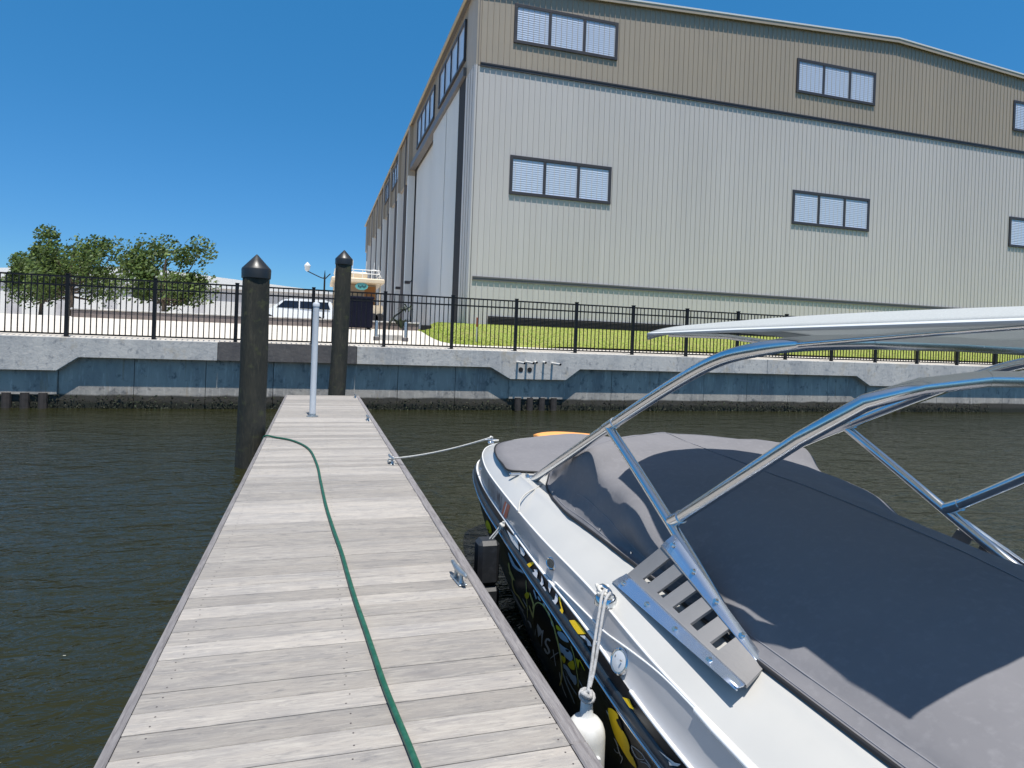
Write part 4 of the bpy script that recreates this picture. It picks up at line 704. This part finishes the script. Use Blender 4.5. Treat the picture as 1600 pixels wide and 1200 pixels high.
m=MB(); a=FL[-1]; m.tube([a,(2.55,2.03,1.65),mirror(a)],.030,18); m.build('crossbar',BM['alu'],tw,smooth=60)
m=MB(); a=(2.1,1.58,1.53); m.tube([a,(2.55,1.57,1.535),mirror(a)],.027,18); m.build('crossbar',BM['alu'],tw,smooth=60)
# slotted side plates
PA,PB=Vector((1.535,2.95,.425)),Vector((1.47,1.90,.425)); QA,QB=Vector((1.632,2.755,.64)),Vector((1.605,1.98,.345+.09))
def pl(s,v,off=0,mir=0):
    a=PA+(PB-PA)*s; b=QA+(QB-QA)*s; p=a+(b-a)*v; n=Vector((-.91,.05,.40)).normalized(); p=p+n*off
    return mirror(tuple(p)) if mir else tuple(p)
for mir in (0,1):
    Ls=[0,.115,.175,.27,.33,.42,.48,.575,.635,.73,.79,1.0]; Vs=[0,.22,.96,1.0]; m=MB()
    for i in range(len(Ls)-1):
        for j in range(3):
            if j==1 and i%2==1: continue
            nn=4; rows=[[pl(Ls[i]+(Ls[i+1]-Ls[i])*x/nn,Vs[j]+(Vs[j+1]-Vs[j])*y/nn,0,mir) for x in range(nn+1)] for y in range(nn+1)]; m.grid(rows)
    m.build('slotted_plate',BM['plate'],tw,solid=.012)
    m=MB()
    fl=[[pl(s,v,o,mir) for v,o in ((.075,.010),(-.0,.012),(-.10,.020),(-.24,.028),(-.26,.018))] for s in [k/12 for k in range(-0,13)]]
    m.grid(fl); m.build('lower_flange',BM['flange'],tw,smooth=30,solid=.006)
    m=MB()
    fl=[[pl(s,v,o,mir) for v,o in ((.955,.008),(1.0,.008),(1.10,.012),(1.30,.012))] for s in [k/12 for k in range(0,13)]]
    m.grid(fl); m.build('upper_flange',BM['flange'],tw,smooth=30,solid=.006)
    m=MB()
    for s in (.07,.32,.57,.82):
        for v in (-.11,1.17):
            c=Vector(pl(s,v,.022 if v<0 else .016)); n=Vector((-.91,.05,.40)).normalized()
            c2=c+n*.012; pts=[tuple(c),tuple(c2)]
            if mir: pts=[mirror(p) for p in pts]
            m.tube(pts,[.014,.010],12)
    m.build('bolt',BM['steel'],tw,smooth=40)
# awning on the tower
def aw(X,t,dz=0): return (X,0,0)
rows=[]; N1,N2=20,24
for j in range(N2+1):
    b=j/N2; r_=[]
    for i in range(N1+1):
        a=i/N1; cen=1-(2*a-1)**2; fl_=.07*min(1,max(0,b*2.4/.95)); x=(1.84-fl_)+(1.46+2*fl_)*a
        yf=3.36+.30*cen; ya=1.15; y=yf+(ya-yf)*b
        zz=1.672+.075*cen+.035*b+.02*math.sin(math.pi*b)*cen
        r_.append((x,y,zz))
    rows.append(r_)
m=MB(); m.grid(rows); m.build('awning',BM['awning'],tw,smooth=60,solid=.008)
m=MB(); rr=[rows[0],[(p[0],p[1]+.012,p[2]-.022) for p in rows[0]],[(p[0],p[1]+.008,p[2]-.042) for p in rows[0]]]; m.grid(rr)
m.grid([[r[0] for r in rows],[(r[0][0]-.012,r[0][1],r[0][2]-.006) for r in rows],[(r[0][0]-.008,r[0][1],r[0][2]-.016) for r in rows]])
m.build('awning_hem',mat('awning_hem_fabric',(.50,.53,.55),.85),tw,smooth=60,solid=.006)
for mir in (0,1):
    g=(lambda p:mirror(p)) if mir else (lambda p:p)
    m=MB(); m.tube([g(p) for p in ((1.80,2.16,1.62),(1.90,2.7,1.655),(1.93,3.28,1.664))],.012,10); m.tube([g(p) for p in ((1.80,2.16,1.62),(1.85,1.6,1.67),(1.86,1.2,1.70))],.012,10); m.build('awning_strut',BM['alu'],tw,smooth=60)
# ------------------------------------------------------------------ things beyond the fence
t=thing('dark_bin',(1.6,27.2,zp(27)),'dark navy ribbed storage bin standing behind the fence beside the piling','bin')
nv=mat('navy_plastic',(.006,.007,.018),.75,spec=.15,noise=[(3,O3,(.009,.010,.022),.45,.7,4)])
m=MB(); m.cbox(.98,2.12,26.7,27.7,zp(27)+.06,3.02,.03)
for k in range(9): m.box(1.02+.125*k,1.06+.125*k,26.675,26.70,zp(27)+.12,2.9)
m.build('body',nv,t)
m=MB(); m.cbox(.95,2.15,26.66,27.74,3.022,3.14,.03); m.build('lid',nv,t)
m=MB(); 
for X in (1.1,2.0):
    for Y in (26.8,27.6): m.lathe([(.05,0),(.05,.06)],(X,Y,zp(27)),10)
m.build('foot',M['black'],t)
# low wall
t=thing('low_wall',(-1,28.6,zp(28.5)),'low brown grey stone kerb wall in front of the white car','wall')
sb=mat('brown_grey_stone',(.23,.185,.165),.9,noise=[(4,(1,1,2),(.17,.14,.13),.42,.66,6),(12,O3,(.30,.26,.235),.55,.75,5)],bump=(14,O3,.4,.02,6))
m=MB(); m.cbox(-9,4.25,28.4,28.75,zp(28)-.3,2.14,.02); m.build('wall_body',sb,t)
m=MB(); m.cbox(-9.03,4.28,28.36,28.79,2.142,2.21,.02); m.build('coping',M['conc'],t)
t=tag(MB.build((lambda m:(m.cbox(4.35,4.78,28.2,28.6,zp(28)-.05,2.12,.03),m)[1])(MB()),'junction_box',M['black']),'small black box at the right end of the low wall','box')
# bollards and block
for X,Y,lb in ((1.88,22.0,'thin grey bollard left of the pale concrete block behind the fence'),(2.85,22.0,'thin grey bollard right of the pale concrete block behind the fence')):
    t=thing('bollard',(X,Y,zp(Y)),lb,'bollard','bollards beside the concrete block')
    m=MB(); m.lathe([(.045,0),(.045,.62),(.03,.66),(.0,.67)][:3],(X,Y,zp(Y)),14); m.build('shaft',M['galv'],t,smooth=40)
    m=MB(); m.cbox(X-.09,X+.09,Y-.09,Y+.09,zp(Y)-.01,zp(Y)+.13,.015); m.build('base',M['trim'],t)
t=thing('concrete_block',(2.4,22.4,zp(22)),'low pale concrete block lying between two thin bollards','block')
m=MB(); m.cbox(1.99,2.78,22.1,24.2,zp(22)-.02,zp(24)+.05,.02); m.build('block',M['conc'],t)
# marker stake
t=thing('marker_stake',(5.32,22,zg(5.32,22)),'rusty orange topped utility stake standing in the lawn behind the fence','stake')
z=zg(5.32,22); m=MB(); m.cbox(5.30,5.34,21.985,22.015,z-.02,z+.52,.008); m.build('stake',mat('pale_stake',(.38,.40,.36),.7),t)
m=MB(); m.cbox(5.293,5.347,21.98,22.02,z+.522,z+.85,.008); m.build('marker_cap',mat('rust_orange',(.22,.06,.03),.7),t)
# bent palm shoot
t=thing('bent_palm',(3.2,27.9,zp(28)),'small dark bent palm shoot growing before the grey building','plant')
lm=mat('dark_leaf',(.028,.045,.022),.6,attr=.4); P=crs([(2.9,27.9,zp(28)),(2.95,27.9,2.15),(3.12,27.9,2.42),(3.36,27.9,2.60),(3.56,27.9,2.75),(3.68,27.9,2.76)],24)
m=MB(); m.tube(P,[.05-.0012*i for i in range(25)],8); m.build('trunk',mat('dark_stem',(.03,.035,.025),.8),t,smooth=60)
m=MB()
for i in range(44):
    b=Vector(P[24 if i%3 else 18]) if i<18 else Vector((3.42,27.9,zp(28)+.05)); a=random.uniform(0,6.28); l=random.uniform(.35,.65); up=random.uniform(-.2,.5) if i<18 else .9
    d=Vector((math.cos(a)*l,math.sin(a)*l*.6,up*l)); e=b+d+Vector((0,0,-.12*l)); mid=b+d*.55+Vector((0,0,.06)); s=Vector((-d.y,d.x,0)).normalized()*.06
    m.add([b,mid-s,e,mid+s],[(0,1,2,3)],0,random.random())
m.build('leaf',lm,t)
# lamp post
t=thing('lamp_post',(.29,40,zp(40)),'black ornamental lamp post with curved arms left of the piling','street lamp')
m=MB(); z0=zp(40); m.lathe([(.14,0),(.14,.25),(.08,.32),(.06,.5),(.05,2.9),(.075,2.95),(.05,3.0),(.03,3.25),(.012,3.42)],(.29,40,z0),14); m.build('column',M['fence'],t,smooth=40)
for s,l in ((-1,1.0),(1,.32)):
    m=MB(); m.tube(crs([(.29,40,z0+3.0),(.29+s*.14*min(1,l*1.5),40,z0+2.96),(.29+s*l*.5,40,z0+3.05+.05*l),(.29+s*l,40,z0+3.2+.12*l)],16),.03,8); m.build('arm',M['fence'],t,smooth=60)
m=MB(); m.lathe([(.05,0),(.13,.08),(.17,.32),(.19,.34),(.10,.46),(.02,.54)],(-.71,40,z0+3.3),12); m.build('lantern',M['pvc'],t,smooth=40)
# white car
def car(x0,y0,z0):
    t=thing('white_car',(x0+2.4,y0,z0),'white sport utility car parked beyond the low wall at the left','car')
    wm=mat('white_car_paint',(.78,.79,.80),.25,coat=.6); gl=mat('dark_car_glass',(.012,.014,.022),.08)
    prof=[(0,.45),(.02,.85),(.25,1.0),(1.1,1.08),(1.75,1.62),(2.2,1.72),(4.2,1.72),(4.55,1.62),(4.78,1.05),(4.82,.5),(4.6,.32),(.2,.32)]
    m=MB(); n=len(prof)
    def sec(y,s): return [(x0+2.4+(a-2.4)*s,y,z0+(b if b<1.1 else 1.08+(b-1.08))) for a,b in prof]
    ys_=[(-.86,.985),(-.82,1.0),(.82,1.0),(.86,.985)]
    def tw_(p,y,a): return (p[0],y0+y*(1-.20*max(0,min(1,(p[2]-z0-1.0)/.7))),p[2])
    R_=[[tw_(p,y,0) for p in sec(0,s)] for y,s in ys_]; m.grid(R_,close=True); m.add(R_[0],[tuple(range(n))]); m.add(R_[-1],[tuple(range(n))]); m.build('body',wm,t,smooth=35)
    for a,b in ((1.75,2.65),(2.75,3.55),(3.65,4.4)):
        m=MB(); f=lambda x,z:(x0+x,y0-.86*(1-.20*max(0,min(1,(z-1.0)/.7)))-.006,z0+z); m.add([f(a-.35*(a<2),1.14),f(b+.12*(b>4),1.14),f(b-.04*(b>4),1.58),f(a+.12*(a<2),1.58)],[(0,1,2,3)]); m.build('side_window',gl,t)
    for X in (.95,3.8):
        w_=MB(); w_.lathe([(.36,-.12),(.36,.0),(.33,.03),(.22,.03)],(x0+X,y0-.78,z0+.36),20,'y'); w=w_.build('wheel',M['float'],t,smooth=40)
        r_=MB(); r_.lathe([(.22,-.0),(.21,-.035),(.04,-.02)],(x0+X,y0-.80,z0+.36),16,'y'); r_.build('rim',M['galv'],w,smooth=40)
    m=MB(); m.cbox(x0+4.70,x0+4.80,y0-.8,y0-.55,z0+.9,z0+1.25,.02); m.build('tail_light',mat('red_lamp',(.35,.02,.02),.3),t)
    m=MB(); m.cbox(x0+.02,x0+.14,y0-.82,y0-.5,z0+.72,z0+.88,.02); m.build('headlight',BM['lens'],t)
car(-3.83,42,zp(42))
# cream trawler on stands
t=thing('cream_trawler',(2.5,45,zp(45)),'cream cabin cruiser propped up ashore, seen from its stern beside the building','boat')
cm=mat('cream_gelcoat',(.68,.56,.40),.4,noise=[(1.5,O3,(.62,.51,.37),.45,.7,4)]); wd=mat('orange_teak',(.36,.15,.03),.5,noise=[(6,(6,6,.6),(.25,.10,.025),.45,.7,4)]); Y=45.0
m=MB(); rows=[]
for y,s in ((45,1.0),(48,1.06),(51,.9),(53,.55),(54.2,.06)):
    rows.append([(2.45+s*x,y,z+(y-45)*.05) for x,z in ((-1.75,3.62),(-1.8,3.2),(-1.5,2.75),(0,2.5),(1.5,2.75),(1.8,3.2),(1.75,3.62))])
m.grid(rows); m.add(rows[0],[tuple(range(7))]); m.build('hull',cm,t,smooth=40)
m=MB(); m.grid([[(2.45+(r[0][0]-2.45),r[0][1],r[0][2]),(r[-1][0],r[-1][1],r[-1][2])] for r in rows]); m.build('deck',cm,t)
m=MB(); m.cbox(.98,3.86,46.6,50.5,3.5,5.1,.05); m.build('cabin',mat('cabin_shade_tan',(.40,.31,.22),.5),t)  # cabin colour darkened to hold the shade under the roof
m=MB(); m.box(3.06,3.80,46.57,46.6,3.62,4.98); m.box(3.42,3.45,46.56,46.571,3.65,4.95); m.build('cabin_door',wd,t)
m=MB(); m.box(1.2,2.9,46.575,46.598,3.75,4.5); m.build('rear_window',mat('beige_curtain',(.36,.29,.20),.6),t)
m=MB(); m.cbox(.75,4.28,44.9,50.8,5.1,5.42,.06); m.build('canopy_roof',cm,t)
for X in (.95,4.0):
    m=MB(); m.tube([(X,45.1,3.6),(X,45.1,5.1)],.04,8); m.build('roof_post',cm,t)
tq=mat('turquoise_sign',(.10,.36,.35),.5)
m=MB(); m.lathe([(.34,-.02),(.34,.02)],(0,0,0),28,'y'); m.v=[(2.75+v[0]*1.25,44.98+v[1],4.86+v[2]*.72) for v in m.v]; m.build('name_board',tq,t)
m=MB()
for dx,dz,r_ in ((-.25,.02,.05),(-.1,-.04,.06),(.05,.03,.05),(.2,-.02,.06),(.34,.03,.04)): m.cbox(2.75+dx*.8-r_,2.75+dx*.8+r_,44.945,44.958,4.86+dz-.07,4.86+dz+.07,.01)
m.build('board_lettering',mat('dark_teal_lettering',(.02,.09,.11),.5),t)
wt=mat('white_rail',(.78,.78,.76),.35)
m=MB()
for z in (5.75,6.0): m.tube([(1.0,45.2,z),(3.95,45.2,z),(4.05,46,z),(4.05,49.5,z)],.03,6); m.tube([(1.0,45.2,z),(1.0,49.5,z)],.03,6)
for X in (1.0,1.6,2.2,2.8,3.4,3.95): m.tube([(X,45.2,5.4),(X,45.2,6.0)],.025,6)
m.build('flybridge_rail',wt,t)
m=MB(); m.cbox(1.7,3.2,46.2,47.5,5.42,5.95,.08); m.build('flybridge_seat',cm,t)
for X,Yy,h in ((3.1,46.5,.7),(3.6,46.0,.6),(4.0,47,.5),(2.2,47,.8)):
    m=MB(); m.tube([(X,Yy,5.9),(X+.03,Yy,6.05+h)],.018,6); m.build('antenna',wt,t)
m=MB(); m.tube(crs([(3.2,45.6,6.0),(3.75,45.6,6.05),(4.1,45.6,5.55)],12),.03,6); m.build('davit',wt,t)
for X in (1.3,3.6):
    m=MB(); m.tube([(X,45.4,zp(45)),(X,45.6,2.8)],.05,8); m.tube([(X-.35,45.2,zp(45)),(X,45.5,2.5)],.03,6); m.tube([(X+.35,45.2,zp(45)),(X,45.5,2.5)],.03,6); m.build('stand',M['trim'],t)
m=MB(); 
for X in (3.55,4.0): m.lathe([(.34,-.12),(.36,0),(.34,.12)],(X,44.7,2.72),14,'y')
m.build('tyre_bumper',M['float'],t,smooth=40)
# pale storage building far away
t=thing('far_building',(-24,118,zp(118)),'distant long pale grey storage building left of the piling','building')
fm=mat('far_pale_cladding',(.47,.46,.47),.7,noise=[(.5,(1,1,1),(.40,.39,.40),.42,.62,6),(1.5,(3,3,.1),(.53,.52,.53),.5,.7,4)])
m=MB(); m.box(-60,2.6,118,140,1.5,8.4); m.build('wall',fm,t)
m=MB(); m.prism([(-60.6,8.402),(3.2,8.402),(3.2,8.7),(-28,11.2),(-60.6,8.7)],'y',117.4,140.6); m.build('roof',M['roof'],t)
for k in range(9):
    m=MB(); m.box(-57+6.5*k,-52.5+6.5*k,117.93,117.995,2,6.3); m.build('shutter_door',M['doorg'],t)
# trees to the left beyond the paving
bark=mat('brown_bark',(.10,.075,.055),.9,noise=[(6,(2,2,.4),(.06,.045,.035),.45,.65,5)]); lf=mat('mid_green_leaf',(.085,.14,.035),.6,attr=.6,noise=[(.5,O3,(.14,.19,.045),.42,.6,3),(.3,O3,(.05,.09,.025),.5,.65,2)],trans=.3)
def tree(x,y,h,r_,seed):
    rd=random.Random(seed); z0=zp(y); t=thing('broadleaf_tree',(x,y,z0),'','tree','green trees beyond the paved yard')
    m=MB(); m.tube(crs([(x,y,z0-.2),(x+.1,y,z0+h*.25),(x-.05,y,z0+h*.5),(x+.1,y,z0+h*.8)],10),[.24-.018*i for i in range(11)],8)
    cl=[]
    for i in range(22):
        a=rd.uniform(0,6.28); e=rd.uniform(.35,.95); q=Vector((x+r_*rd.uniform(.3,.85)*math.cos(a),y+r_*rd.uniform(.3,.85)*math.sin(a),z0+h*e)); cl.append((q,rd.uniform(.22,.52)*r_))
        m.tube([(x,y,z0+h*.3*e+h*.15),((x+q.x)/2+.2,(y+q.y)/2,z0+h*.62*e),tuple(q)],[.10,.06,.02],6)
    m.build('trunk',bark,t,smooth=60)
    m=MB()
    for q,s in cl:
        for k in range(420):
            d=Vector((rd.gauss(0,1),rd.gauss(0,1),rd.gauss(0,.8))).normalized()*s*rd.random()**.4; c=q+d; n=Vector((rd.gauss(0,1),rd.gauss(0,1),rd.gauss(.6,1))).normalized(); u_=n.orthogonal().normalized()*rd.uniform(.09,.2); v_=n.cross(u_)*.6
            m.add([c-u_,c-v_,c+u_,c+v_],[(0,1,2,3)],0,rd.random())
    m.build('crown',lf,t); return t
for i,(x,y,h,r_,lb) in enumerate(((-12,58,6.5,3.2,'rounded green tree nearest the white car, at the left'),(-21,66,8,3.8,'tall green tree at the far left edge'),(-27.5,78,7,3.4,'green tree half hidden behind the tallest tree at the left'))):
    tree(x,y,h,r_,i+11)['label']=lb
